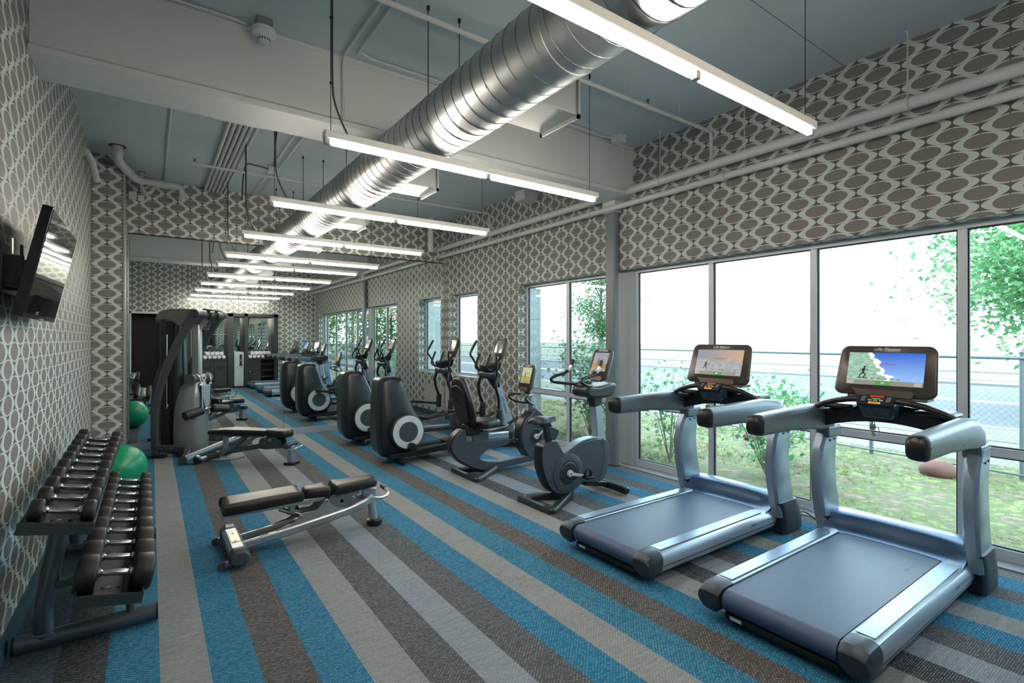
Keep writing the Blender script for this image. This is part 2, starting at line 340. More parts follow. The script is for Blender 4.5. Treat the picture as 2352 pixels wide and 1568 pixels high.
# mirror: five sheets
t=thing('wall_mirror','large frameless sheet mirror covering the end wall below the wallpaper','mirror',(2.4,YM,.105))
xs=[-.285,.80,1.90,2.96,4.04,5.06]
for i in range(5):
    child('mirror_panel',MB().box(xs[i]+.0015,xs[i+1]-.0015,YM-.006,YM,.106,3.27),MIR,t)
child('seam',MB().box(xs[0],xs[-1],YM-.001,YM+.008,.105,3.275),BLACKM,t)
child('top_channel',MB().box(xs[0],xs[-1],YM-.010,YM+.006,3.268,3.285),BLACKM,t)
# front wall (behind the camera, seen in the mirror) with a hall doorway and a cabinet niche
ND=-.62
m=MB(); m.box(XL,-.5,YF-.15,YF,0,HC); m.box(-.5,.5,YF-.15,YF,2.5,HC); m.box(.5,1.25,YF-.15,YF,0,HC); m.box(1.25,3.72,YF-.15,YF,2.55,HC); m.box(3.72,XO,YF-.15,YF,0,HC)
m.box(1.2,3.8,YF-.75,YF-.7,0,2.7); m.box(3.95,XR,YF,YF+.06,0,HC)
struct('wall_front',m,WP,'wallpapered wall behind the camera with doorway and cabinet niche')
struct('trim_2',MB().box(-.56,-.5,YF,YF+.02,0,2.56).box(.5,.56,YF,YF+.02,0,2.56).box(-.56,.56,YF,YF+.02,2.5,2.56),WHITE,'white casing round the dark doorway')
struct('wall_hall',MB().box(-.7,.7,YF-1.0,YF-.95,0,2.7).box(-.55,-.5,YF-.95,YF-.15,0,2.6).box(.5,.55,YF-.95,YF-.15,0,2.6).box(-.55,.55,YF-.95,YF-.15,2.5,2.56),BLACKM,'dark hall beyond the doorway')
struct('floor_hall',MB().box(-.5,.5,YF-.95,YF-.02,.0,.006),WOOD,'warm wood threshold floor')
# steel frame column + ceiling beam
m=MB().loft([[(x,y,z) for x,y in [(4.98+.02,4.68),(5.06,4.68),(5.06,4.86),(5.0,4.86),(4.98,4.84),(4.98,4.70)]] for z in (0.01,3.36)])
tag(obj('steel_column',m,COLM,bev=.008,at=(5.02,4.77,0)),'grey painted square steel column standing in front of the window wall','column')
m=MB().box(4.96,XR,4.66,4.88,3.36,HC)
struct('trim_3',m,WHITE,'white boxed head of the column above the pipes')
m=MB().box(XL,XR,4.45,4.80,3.56,HC).box(XL,XR,4.40,4.86,3.51,3.56).box(XL,XR,4.43,4.82,HC-.03,HC)
tag(obj('ceiling_beam',m,WHITE,bev=.006,at=(2.2,4.6,3.51)),'deep white painted beam crossing the room below the ceiling','beam')
# hairline ceiling panels joints
m=MB()
for y in (2.0,5.9,8.0): m.box(2.6,XR,y,y+.006,HC-.002,HC)
m.box(1.36,1.372,4.2,4.38,HC-.004,HC)
struct('trim_4',m,M_('joint_grey','#7d8587',.8),'fine ceiling joints')

# ---------------- windows ----------------
F0,F1=5.24,5.30
def window(name,y0,y1,z0,z1,mull,rail,label,base=.1):
    t=MB().box(F0,F1,y0,y1,z0,z0+base).box(F0,F1,y0,y1,z1-.045,z1).box(F0,F1,y0,y0+.05,z0+base,z1-.045).box(F0,F1,y1-.05,y1,z0+base,z1-.045)
    for y in mull: t.box(F0,F1,y-.03,y+.03,z0+base,z1-.045)
    ys=[y0+.02]+list(mull)+[y1-.02]
    if rail:
        for a,b in zip(ys[:-1],ys[1:]): t.box(F0+.004,F1-.004,a+.03,b-.03,rail-.035,rail+.035)
    # inner step of the sections
    w=struct(name,t,ALU,label,bev=.004)
    for a,b in zip(ys[:-1],ys[1:]):
        g=MB().box(F0+.028,F0+.034,a+.03,b-.03,z0+base,z1-.045); q=obj('pane',g,GLASS,w)
        k=MB()
        zz=[z0+base,z1-.045] if not rail else [z0+base,rail-.035,rail+.035,z1-.045]
        for c,d in zip(zz[::2],zz[1::2]):
            for (p,q2,r_,s_) in ((a+.03,a+.04,c,d),(b-.04,b-.03,c,d),(a+.04,b-.04,c,c+.01),(a+.04,b-.04,d-.01,d)): k.box(F0+.016,F0+.046,p,q2,r_,s_)
        obj('gasket',k,M_('gasket_black','#22282c',.6),w)
    return w
window('window_1',-.3,4.56,0,2.6,[.11,1.22,2.33,3.44],.82,'tall storefront window beside the treadmills')
window('window_2',4.83,6.97,0,2.6,[5.9],.82,'tall storefront window behind the two bikes')
window('window_3',8.3,9.38,.93,2.6,[],None,'small window beside the mirror',base=.05)
struct('trim_5',MB().box(F0-.02,F1+.02,4.56,4.83,0,2.6),PANEL,'flat grey panel between the storefront windows')
struct('trim_6',MB().box(XR,F0,-.3,6.97,0.0,.012).box(XR+.01,F0,8.3,9.38,.93,.945),M_('sill_grey','#8b979d',.45),'grey sills')

# ---------------- outside ----------------
struct('ground_1',MB().box(XO,9.4,-14,40,-.12,-.03),LAWN,'patchy lawn strip outside the windows')
struct('ground_2',MB().box(9.4,11.6,-60,60,-.13,-.04),CONC,'concrete sidewalk')
struct('ground_3',MB().box(11.6,13.2,-60,60,-.13,-.03),FIELD,'grass verge')
struct('ground_4',MB().box(13.2,25.5,-80,100,-.16,-.06),ROAD,'asphalt road')
struct('ground_5',MB().box(25.5,27.2,-80,100,-.16,.02).box(33,34.5,-80,100,-.1,.1),CONC,'far kerb and sidewalk')
struct('ground_6',MB().box(27.2,170,-160,220,-.16,.04).box(XO,13,-60,-14,-.2,-.05).box(-60,XO,-60,-8,-.25,-.08),FIELD,'pale far field')
m=MB()
for y in range(-60,90,6): m.box(19.1,19.25,y,y+6,-.06,-.052)
m.box(13.6,13.72,-60,90,-.06,-.052); m.box(18.7,18.82,-60,90,-.06,-.052); struct('trim_7',m,M_('road_paint','#d8d6c8',.7),'painted lane lines')
# stone clad pier outside
m=MB().box(5.36,5.95,7.45,8.05,-.1,3.9)
t=thing('stone_pier','pale stone-clad pier seen just outside the second window','pier',(5.65,7.75,0))
child('core',m,STONE,t)
k=MB()
for z in (.4,.95,1.5,2.05,2.6,3.15,3.7): k.box(5.355,5.955,7.445,8.055,z,z+.012)
child('joint',k,M_('joint_dark','#8f9a9c',.8),t)

random.seed(7)
# chain-link fence with posts and wire mesh
FX=lambda y:8.45+.11*y
def fence():
    t=thing('chain_link_fence','galvanised chain-link fence with pipe rail between lawn and sidewalk','fence',(8.7,3,0))
    y0,y1=-8.,26.
    child('top_rail',MB().tube([(FX(y0),y0,1.45),(FX(y1),y1,1.45)],.02,8),FENC,t); child('bottom_rail',MB().tube([(FX(y0),y0,.03),(FX(y1),y1,.03)],.014,8),FENC,t)
    for y in (-5,-2.4,.35,1.2,1.45,3.1,5.75,8.4,11,13.7,16.3,19,22): child('post',MB().cyl((FX(y)+.02,y,-.05),(FX(y)+.02,y,1.52),.026,n=10).ball((FX(y)+.02,y,1.52),.03),FENC,t)
    m=MB(); s=.075; h=1.4
    def strip(a,b,w=.0014):
        a=Vector(a);b=Vector(b); m.add([a+Vector((0,0,w)),a-Vector((0,0,w)),b-Vector((0,0,w)),b+Vector((0,0,w))],[(0,1,2,3)])
    y=y0
    while y<13:
        for sg in (1,-1):
            ya=y if sg>0 else y; yb=y+sg*h
            strip((FX(ya),ya,.03),(FX(yb),yb,.03+h))
        y+=s*1.0
    child('wire_mesh',m,FENC,t)
fence()
# lawn tufts
m=MB()
for i in range(9000):
    x=5.45+random.random()**1.2*3.6; y=random.uniform(-1,13); 
    if math.sin(x*2.3+y*1.1)+math.sin(y*2.9-x)+random.uniform(-1,1)<.1: continue
    for k in range(4):
        a=random.uniform(0,6.28); h=random.uniform(.015,.06); w=.006; dx,dy=math.cos(a)*.03,math.sin(a)*.03
        m.add([(x+dx*.3-w,y+dy*.3,-.03),(x+dx*.3+w,y+dy*.3,-.03),(x+dx*1.4,y+dy*1.4,-.03+h)],[(0,1,2)])
g=obj('grass_tufts',m,GRASS,at=(7,5,-.03)); tag(g,'sparse green grass tufts on the bare lawn outside the windows','grass',kind='stuff')
def leaf(m,p,s,big=False):
    a=random.uniform(0,6.28); b=random.uniform(-1.1,.5); d=Vector((math.cos(a)*math.cos(b),math.sin(a)*math.cos(b),math.sin(b)))
    w=d.cross(Vector((random.uniform(-.4,.4),random.uniform(-.4,.4),1))).normalized()*s*.34; d=d*s
    p=Vector(p); m.add([p,p+d*.45+w,p+d,p+d*.45-w],[(0,1,2,3)])
def shrub(x,y,h,r,n,stems,label,group=None,ls=.09):
    t=thing('shrub',label,'shrub',(x,y,-.03),group)
    st=MB(); lf=MB()
    for i in range(stems):
        a=6.28*i/stems+random.uniform(-.3,.3); rr=r*random.uniform(.35,1); hh=h*random.uniform(.75,1)
        P=smoothpts([(x,y,-.05),(x+math.cos(a)*rr*.45,y+math.sin(a)*rr*.45,hh*.45),(x+math.cos(a)*rr,y+math.sin(a)*rr,hh)],5)
        st.tube(P,[.009-.0007*k for k in range(len(P))],6)
        for j in range(n//stems):
            q=P[random.randint(4,len(P)-1)]; sp=r*.28
            leaf(lf,q+Vector((random.gauss(0,sp),random.gauss(0,sp),random.gauss(0,sp*.8))),ls*random.uniform(.6,1.2))
    child('stems',st,BARK,t); child('foliage',lf,LEAF,t)
shrub(6.15,3.25,1.15,.55,800,13,'bushy shrub with a fan of bare stems outside beyond the second treadmill')
shrub(7.1,3.6,1.15,.5,380,9,'broad-leaved shrub top showing right of the far treadmill, nearer the fence')
shrub(5.95,4.55,1.35,.5,420,9,'leafy shrub cut by the grey panel at the left edge of the large window')
shrub(6.35,6.55,1.75,.6,1500,11,'tall leafy shrub filling the left pane of the second window')
shrub(6.0,5.55,1.2,.55,480,9,'lower shrub behind the upright bike in the second window')
shrub(6.4,8.7,1.5,.6,500,9,'shrub seen low through the small window beside the mirror')
def tree(x,y,h,cr,c0,label,lm=None,n=2600,group=None,tr=.09,ls=.32,lean=0,name='tree'):
    t=thing(name,label,'tree',(x,y,-.03),group)
    T=MB(); T.tube([(x,y,-.1),(x+lean*.3,y+lean*.2,h*.45),(x+lean,y+lean*.5,h*.93)],[tr,tr*.7,tr*.2],8); L=MB(); zc=(c0+h)/2
    cl=[]
    for i in range(26):
        a=random.uniform(0,6.28); z=random.uniform(c0,h); k=math.sqrt(max(.05,1-((z-zc)/((h-c0)/2+.3))**2)); rr=cr*k*random.uniform(.35,.95)
        c=Vector((x+lean*z/h+math.cos(a)*rr,y+lean*.5*z/h+math.sin(a)*rr,z)); cl.append(c)
        T.tube([(x+lean*(z-.25)/h,y+lean*.5*(z-.25)/h,max(c0*.8,z-.15*h)),tuple(c)],[tr*.28,tr*.08],5)
    for i in range(n):
        c=random.choice(cl); s=cr*.3; leaf(L,c+Vector((random.gauss(0,s),random.gauss(0,s),random.gauss(0,s*.7))),ls*random.uniform(.6,1.1))
    child('trunk',T,BARK,t); child('foliage',L,lm or LEAF2,t)
tree(28.5,28.2,7.6,2.2,2.0,'street tree across the road seen through the second window',n=9000,tr=.2,ls=.24)
tree(9.7,1.15,3.9,1.0,1.75,'slender young tree with a thin trunk beside the fence at right',n=9000,tr=.045,ls=.095,lean=.25)
tree(17.6,1.6,8.2,2.8,2.3,'large round tree behind the young tree at the right edge',n=26000,tr=.22,ls=.2)
tree(34,70,9,3.2,2.5,'distant tree seen through the small window beside the mirror',n=3000,tr=.2,ls=.4)
k=0
RT=sorted([(7,-26),(11,-28),(15,-27),(19.5,-29),(24,-27),(9,-34),(28,-30),(33,-27),(13.5,-36),(21,-37)],key=lambda p:p[0]/(19.2-p[1]))
for i,(x,y) in enumerate(RT):
    tree(x,y,random.uniform(7.5,9.5),3.4,.6,'bushy tree reflected in the mirror, %s of ten from the left'%['first','second','third','fourth','fifth','sixth','seventh','eighth','ninth','last'][i],LEAF3,n=3200,tr=.16,ls=.42,group='wood reflected in the mirror')
for y,x,q in ((2.12,8.09,1),(4.7,8.3,.6)):
    m=MB().ball((x,y,.03),.19*q,.2*q,.16*q*.85,12,8); tag(obj('field_stone',m,BRK,at=(x,y,0)),['larger reddish stone on the lawn by the fence, behind the nearest treadmill','smaller reddish stone on the lawn, half hidden by the shrub with bare stems'][int(y>3)],'stone')
# fire hydrant in the far distance by the small window
m=MB().lathe([(.14,-.05),(.14,.0),(.09,.03),(.09,.45),(.11,.47),(.11,.5),(.07,.62),(.02,.68)],(12.2,18.4,0),n=14).cyl((12.2,18.25,.35),(12.2,18.55,.35),.05)
tag(obj('fire_hydrant',m,M_('hydrant_red','#b84a48',.5),at=(12.2,18.4,0)),'small red fire hydrant on the verge seen through the small window','hydrant')
# ---------------- spiral duct ----------------
DX,DZ,DR=1.79,3.29,.219
t=thing('air_duct','large galvanised spiral air duct running the length of the room under the ceiling','duct',(DX,4.5,DZ))
m=MB().lathe([(DR,YF+.02),(DR,9.58)],(DX,0,DZ),'y',48); child('duct_body',m,DUCT,t)
m=MB(); n=24; pitch=.118; y=YF+.05; P=[]
while y<9.57:
    P.append((DX+math.cos(-2*PI*(y/pitch))*(DR+.001),y,DZ+math.sin(-2*PI*(y/pitch))*(DR+.001))); y+=pitch/n
m.tube(P,.0035,5,up=(0,1,0)); child('spiral_seam',m,M_('seam_metal','#8f9494',.3,.9),t)
for y in (2.02,6.0,8.4): child('joint_collar',MB().lathe([(DR+.001,y-.03),(DR+.004,y-.03),(DR+.004,y+.03),(DR+.001,y+.03)],(DX,0,DZ),'y',40),DUCT,t)
for i,y in enumerate((2.43,4.40,6.36,8.35)):
    k=child('side_register',MB().box(DX+.12,2.245,y,y+.36,DZ-.165,DZ+.075),GALV,t,bev=.003)
    child('flange',MB().box(2.235,2.25,y-.02,y+.38,DZ-.19,DZ-.165).box(2.235,2.25,y-.02,y+.38,DZ+.07,DZ+.09).box(2.235,2.25,y-.02,y,DZ-.19,DZ+.09).box(2.235,2.25,y+.36,y+.38,DZ-.19,DZ+.09),GALV,k)
for y in (1.55,3.42,5.35,7.2,9.0):
    for x in (DX-DR*.55,DX+DR*.65):
        child('hanger_rod',MB().cyl((x,y,DZ+.12),(x,y,HC),.004,n=6).cyl((x,y,HC-.03),(x,y,HC),.012,n=8),WIRE,t)
# ---------------- pendant lights ----------------
def lamp(y,label,i):
    z=3.05; xa,xb=.924,3.411
    t=thing('pendant_light',label,'light',(2.17,y,z-.06),'linear pendant lights hung below the ceiling')
    child('housing',MB().box(xa,xb,y-.034,y+.034,z-.05,z),M_('lamp_white','#e6e6e0',.4),t,bev=.006)
    xm=(xa+xb)/2+.03
    for a,b in ((xa+.04,xm-.03),(xm+.03,xb-.04)):
        q=child('tube',MB().lathe([(.012,a),(.021,a+.012),(.021,b-.012),(.012,b)],(0,y,z-.068),'x',14),TUBE,t)
    for x in (xa+.02,xm,xb-.02): child('socket',MB().box(x-.018,x+.018,y-.018,y+.018,z-.088,z-.05),M_('socket_grey','#9a9a96',.4),t,bev=.003)
    for x in (xa+.045,xb-.09): child('suspension_cable',MB().cyl((x,y,z),(x,y,HC),.0025,n=5).cyl((x,y,HC-.04),(x,y,HC),.009,n=8),WIRE,t)
    child('power_cord',MB().tube(smoothpts([(xa+.16,y,z),(xa+.10,y,z+.12),(xa+.062,y,z+.25),(xa+.055,y,z+.45)],6)+[Vector((xa+.055,y,HC))],.007,6),M_('flex_conduit','#4a4f52',.45,.4),t)
    for zz in (z+.32,z+.75): child('cable_tie',MB().cyl((xa+.05,y,zz),(xa+.05,y,zz+.008),.014,n=8),WIRE,t)
lb=['first linear pendant light from the camera, at the top of the photo','second linear pendant light from the camera, in front of the beam','third linear pendant light from the camera, just past the beam','fourth linear pendant light from the camera, above the mirror edge','farthest linear pendant light, hung close to the end mirror','linear pendant light behind the camera, seen only in the mirror']
for i,y in enumerate((1.525,3.433,5.313,7.165,9.012,-.31)): lamp(y,lb[i],i)
# ---------------- pipes ----------------
def pipe(name,pts,r,mt,label,cat='pipe',coup=(),group=None,n=12):
    t=thing(name,label,cat,tuple(pts[0]),group)
    child('pipe_run',MB().tube(pts,r,n),mt,t)
    for c,ax in coup:
        v=Vector(ax); c=Vector(c); child('coupling',MB().cyl(c-v*.03,c+v*.03,r*1.3,n=14),mt,t)
    return t
PX=4.92
t=pipe('heating_pipe',[(PX,YF+.05,3.555),(PX,9.58,3.555)],.05,PIPEW,'thick white pipe running along the window wall, upper of two',n=20)
for y in (1.48,3.9,6.1,8.2): child('hanger_rod',MB().cyl((PX,y,3.6),(PX,y,HC),.006,n=6).lathe([(.052,y-.012),(.056,y-.012),(.056,y+.012),(.052,y+.012)],(PX,0,3.555),'y',20).lathe([(.004,HC-.02),(.02,HC-.005),(.02,HC)],(PX,y,0),'z',10),PIPEW,t)
t=pipe('sprinkler_main',[(PX+.02,YF+.05,3.40),(PX+.02,9.58,3.40)],.036,PIPEW,'thinner white pipe running along the window wall, lower of two',coup=[((PX+.02,3.1,3.4),(0,1,0)),((PX+.02,7.4,3.4),(0,1,0)),((PX+.02,5.1,3.4),(0,1,0))],n=18)
for y in (2.9,6.0,8.6): child('hanger_rod',MB().cyl((PX+.09,y,3.4),(PX+.09,y,HC),.005,n=6),PIPEW,t)
def sprk(y,x0,label,heads):
    P=[(x0,y,3.93),(4.93,y,3.93),(4.96,y,3.90),(4.965,y,3.45),(4.94,y,3.41)]
    t=pipe('sprinkler_branch',P,.019,PIPEW,label)
    for x in heads:
        child('sprinkler_head',MB().cyl((x,y,3.92),(x,y,3.975),.012,n=8).cyl((x,y,3.99),(x,y,3.995),.018,n=10).box(x-.014,x-.010,y-.003,y+.003,3.97,3.99).box(x+.010,x+.014,y-.003,y+.003,3.97,3.99),M_('bronze_head','#6a6452',.4,.6),t)
        child('tee',MB().cyl((x-.03,y,3.93),(x+.03,y,3.93),.026,n=12),PIPEW,t)
    for x in (1.5,3.6,4.4): child('hanger_rod',MB().cyl((x,y,3.94),(x,y,HC),.004,n=6),PIPEW,t)
sprk(3.25,-.6,'white sprinkler branch pipe crossing under the ceiling in front of the beam',(3.92,))
sprk(7.68,.45,'white sprinkler branch pipe crossing under the ceiling beyond the beam',(.46,3.6))
m=MB()
for i in range(6):
    x=.715+i*.056
    c=MB().cyl((x,4.86,4.09),(x,9.6,4.09),.019,n=10)
    pos=['leftmost pipe','second pipe from the left','third pipe from the left','third pipe from the right','second pipe from the right','rightmost pipe'][i]
    tag(obj('conduit_pipe',c,PIPEW,at=(x,7,4.09)),pos+' of the bundle of white conduits on the far ceiling','conduit','bundle of ceiling conduits')
for y,l in ((6.3,'far'),(5.5,'near')):
    tag(obj('strut_channel',MB().box(.55,1.05,y-.02,y+.02,4.05,4.071),WHITE,at=(.8,y,4.05)),l+' white strut channel clamping the bundle of conduits','bracket')
for x,l in ((.175,'single thin white conduit on the far ceiling, left of the bundle'),(1.40,'thin white conduit on the far ceiling, right of the bundle'),(1.50,'thin white conduit with small boxes on the far ceiling, beside the duct')):
    tag(obj('conduit_pipe',MB().cyl((x,4.86,4.115),(x,9.6,4.115),.011,n=8),PIPEW,at=(x,7,4.115)),l,'conduit')
for (x,y),l in (((1.52,6.2),'nearer small white junction box on the far ceiling'),((1.42,7.9),'farther small white junction box on the far ceiling')):
    t=thing('junction_box',l,'junction box',(x,y,4.07)); child('box',MB().box(x-.06,x+.06,y-.06,y+.06,4.06,4.136),WHITE,t,bev=.004); child('cover',MB().box(x-.065,x+.065,y-.065,y+.065,4.052,4.06),WHITE,t)
    child('flex',MB().tube(smoothpts([(x-.06,y,4.1),(x-.22,y-.02,4.11),(x-.36,y-.05,4.06),(x-.40,y-.05,3.6)],5),.008,6),WIRE,t)
t=thing('junction_box','white junction box on the ceiling at the beam beside the window wall','junction box',(4.6,4.25,4.08)); child('box',MB().box(4.53,4.67,4.2,4.32,4.05,HC),WHITE,t,bev=.005)
child('conduit',MB().tube([(2.1,4.36,4.118),(4.4,4.36,4.118),(4.55,4.28,4.10)],.010,8),PIPEW,t)
# conduits by the beam at the top of the frame
tag(obj('conduit_pipe',MB().tube(smoothpts([(1.36,YF+.1,4.118),(1.36,2.5,4.118),(1.355,4.25,4.118),(1.36,4.40,4.105),(1.358,4.435,4.04)],6)+[Vector((1.358,4.437,3.56))],.012,8),PIPEW,at=(1.36,4,4.1)),'white conduit bending down the face of the beam left of the duct','conduit')
tag(obj('conduit_pipe',MB().tube(smoothpts([(1.44,YF+.1,4.118),(1.44,2.5,4.118),(1.44,4.15,4.118),(1.47,4.27,4.118),(1.58,4.32,4.118)],6)+[Vector((4.3,4.33,4.118))],.012,8),PIPEW,at=(1.5,4,4.1)),'white conduit turning along the top of the beam behind the duct','conduit')
tag(obj('conduit_pipe',MB().tube([(-.6,4.38,4.118),(.50,4.38,4.118),(.60,4.36,4.10)],.011,8),PIPEW,at=(.2,4.38,4.1)),'white conduit along the beam leading to the smoke detector','conduit')
# smoke detector
t=thing('smoke_detector','white round smoke detector on a metal box at the top of the beam','smoke detector',(.72,4.32,4.05))
x,y=.71,4.30
child('back_box',MB().box(x-.055,x+.055,y-.05,y+.05,4.06,HC),GALV,t,bev=.003)
child('vented_rim',MB().lathe([(.02,4.062),(.085,4.062),(.085,4.055),(.078,4.052),(.078,4.035),(.086,4.032),(.083,4.02),(.06,4.005),(.02,4.005)],(x,y,0),n=32),WHP,t)
child('sensor_cap',MB().lathe([(.06,4.006),(.05,3.995),(.045,3.975),(.034,3.96),(.03,3.958),(.01,3.957)],(x,y,0),n=28),WHP,t)
v=MB()
for k in range(16):
    a=2*PI*k/16; c,s=math.cos(a),math.sin(a)
    for h in (3.972,3.982): v.add([(x+c*.0475-s*.005,y+s*.0475+c*.005,h),(x+c*.0475+s*.005,y+s*.0475-c*.005,h),(x+c*.0495+s*.005,y+s*.0495-c*.005,h+.006),(x+c*.0495-s*.005,y+s*.0495+c*.005,h+.006)],[(0,1,2,3)])
child('vent_slot',v,BLACKM,t)
# white drain pipes in the left back corner
def drain(pts,r,label,fl=None,coll=()):
    t=thing('drain_pipe',label,'pipe',pts[0]); P=smoothpts(pts,7)
    child('pipe_run',MB().tube(P,r,16),M_('pvc_white','#b3bab8',.35),t)
    for c in coll:
        c=Vector(c); d=min(range(len(P)-1),key=lambda i:(P[i]-c).length); v=(P[d+1]-P[d]).normalized(); child('collar',MB().cyl(c-v*.025,c+v*.025,r*1.16,n=18),M_('pvc_white','#b3bab8'),t)
    if fl: child('escutcheon',MB().lathe([(r,HC-.004),(r*1.7,HC-.004),(r*1.7,HC),(r,HC)],(fl[0],fl[1],0),n=20),M_('hole_brown','#6a3a2c',.7),t)
drain([(-.345,8.18,4.135),(-.345,8.18,4.03),(-.335,8.24,3.965),(-.27,8.6,3.96),(-.205,8.88,3.96),(-.15,9.02,3.96),(-.10,9.06,3.96)],.055,'thick white drain pipe curving down from the ceiling in the left back corner',(-.345,8.18),[(-.345,8.18,4.05),(-.25,8.66,3.96)])
drain([(-.10,9.05,3.955),(.0,9.05,3.955),(.28,9.05,3.955),(.36,9.07,3.93),(.385,9.10,3.84),(.385,9.14,3.76)],.045,'white drain pipe running level from the corner stack and turning down before the end wall',None,[(.08,9.05,3.955),(.385,9.12,3.80)])
drain([(-.11,9.25,4.135),(-.11,9.25,3.98),(-.10,9.25,3.90),(-.055,9.25,3.84),(.0,9.25,3.86),(.03,9.25,3.92),(.07,9.25,3.96),(.30,9.25,3.96)],.026,'slim white trap pipe with a U bend behind the corner drain',(-.11,9.25),[])
drain([(-.64,7.55,3.83),(-.615,7.72,3.86),(-.578,7.87,3.80),(-.548,8.10,3.64)],.04,'white pipe leaving the left wall and bending down in the corner',None,[(-.618,7.70,3.86)])
t=thing('exit_box','small white box on the end wall under the drain pipes','junction box',(-.2,9.6,3.84)); child('box',MB().box(-.27,-.17,9.55,9.61,3.79,3.90),WHITE,t,bev=.004); child('cover',MB().box(-.16,-.08,9.53,9.55,3.77,3.86),WHITE,t)
tag(obj('riser_pipe',MB().cyl((4.62,9.35,3.45),(4.62,9.35,HC),.06,n=20),PIPEW,at=(4.62,9.35,3.5)),'thick white vertical pipe at the far window corner above the heating pipes','pipe')
t=thing('speaker_box','small white control box high on the window wall past the beam','junction box',(4.95,6.5,3.9)); child('box',MB().box(4.80,5.07,6.42,6.68,3.90,4.06),WHITE,t,bev=.006)
tag(obj('wire_hook',MB().cyl((.02,9.58,2.2),(.02,9.58,2.21),.004),WIRE,at=(.02,9.58,2.2)),'tiny mirror clip left of the cable machine','clip')
# white access panel on the window wall by the mirror
tag(obj('access_panel',MB().box(XR-.012,XR+.001,8.62,9.58,.18,.66),M_('panel_paint','#a9aba5',.5),bev=.003,at=(XR,9.1,.4)),'pale grey access panel low on the wall under the small window','panel')
# ---------------- television ----------------
t=thing('television','black flat-screen television tilted down on a bracket on the left wall','television',(-.52,3.96,2.05))
o=Vector((-.47,4.05,2.08)); up=Vector((.12,0,.578)).normalized(); rt=Vector((0,1,0)); nr=rt.cross(up) # nr points into the room (+x)
nr=Vector((up.z,0,-up.x)); M=frame(o,rt,up,nr)
m=MB(); m.M=M; m.prism(rrect(1.04,.59,.012),-.045,0,'z'); child('cabinet',m,M_('gloss_black','#0c0c0e',.12),t,bev=.003)
m=MB(); m.M=M; m.box(-.508,.508,-.268,.283,.0005,.002)
def scr():
    N=NT('dark_screen_glass'); N.b.inputs['Roughness'].default_value=.03; N.b.inputs['Coat Weight'].default_value=1; N.b.inputs['Coat IOR'].default_value=1.9; g=N.n('ShaderNodeNewGeometry')
    N.l(N.mix(N.noise(4,g.outputs['Position']),(.010,.010,.011,1),(.014,.014,.014,1)),N.b.inputs['Base Color']); N.b.inputs['Specular IOR Level'].default_value=1; return N.m
child('screen',m,scr(),t)
m=MB(); m.M=M; m.box(-.06,.06,-.302,-.285,.0,.006); child('badge',m,SIL,t)
m=MB(); m.box(XL+.001,XL+.025,3.6,4.2,1.92,2.18).box(XL+.02,-.545,3.66,3.70,1.95,2.12).box(XL+.02,-.545,3.86,3.90,1.95,2.12).box(-.56,-.53,3.6,4.3,2.0,2.05); child('wall_bracket',m,BLACK,t,bev=.003)
m=MB()
for y in (3.62,3.85): m.cyl((XL+.06,y,2.12),(XL+.06,y,2.2),.007,n=8)
child('bolt',m,STE,t)
# ---------------- front wall niche: cabinet, mirrors, towels, water cooler ----------------
CY=YF-.08
t=thing('towel_cabinet','charcoal built-in towel cabinet seen in the mirror','cabinet',(2.5,CY,0))
m=MB()
for a,b in ((1.25,1.33),(2.16,2.33),(2.67,2.78),(3.62,3.76)): m.box(a,b,CY-.5,CY+.10,0,2.58)
m.box(1.25,3.76,CY-.5,CY+.10,2.47,2.58).box(1.25,3.76,CY-.5,CY-.47,0,2.5); child('frame',m,CAB,t,bev=.004)
m=MB()
for a,b in ((1.33,2.16),(2.78,3.62)): m.box(a,b,CY-.47,CY+.08,.96,1.01).box(a,b,CY-.47,CY+.04,0,.06)
child('counter',m,CAB,t,bev=.004)
for a,b in ((1.34,1.74),(1.75,2.15),(2.79,3.18)): 
    d=child('door',MB().box(a,b,CY+.03,CY+.05,.07,.95),CAB,t,bev=.003)
    if b<2.5: child('finger_slot',MB().box(a+.09,b-.09,CY+.049,CY+.052,.64,.74),BLACKM,d)
    else: child('knob',MB().ball((a+.05,CY+.07,.55),.02),CHR,d)
for z in (.33,.56,.78): child('shelf',MB().box(3.2,3.62,CY-.4,CY+.04,z,z+.025),CAB,t)
child('divider',MB().box(3.18,3.2,CY-.4,CY+.05,.06,.96),CAB,t)
for a,b in ((1.33,2.16),(2.33,2.67),(2.78,3.62)): child('back_mirror',MB().box(a,b,CY-.465,CY-.46,1.01,2.47),MIR,t)
for a,b in ((1.33,2.16),(2.78,3.62)): child('glass_shelf',MB().box(a,b,CY-.44,CY-.2,1.85,1.856),WHP,t)
def towel(x,z,l):
    y0,y1=CY-.30,CY+.05; r=.062
    m=MB(); P=[]
    for k in range(40):
        a=k*.42; rr=r*(1-k/46); P.append((x+math.cos(a)*rr*1.12,z+math.sin(a)*rr))
    # outer roll plus a visible spiral on its end
    m.lathe([(r*.8,y0),(r,y0+.015),(r,y1-.012),(r*.86,y1)],(x,0,z),'y',20)
    for p,q in zip(P[:-1],P[1:]): m.add([(p[0],y1-.004,p[1]),(q[0],y1-.004,q[1]),(x+(q[0]-x)*.93,y1+.006,z+(q[1]-z)*.93),(x+(p[0]-x)*.93,y1+.006,z+(p[1]-z)*.93)],[(0,1,2,3),(3,2,1,0)])
    tag(obj('rolled_towel',m,TOWEL,at=(x,y1,z)),l,'towel','rolled towels seen in the mirror')
nm=['first','second','third','fourth','fifth','sixth','seventh']
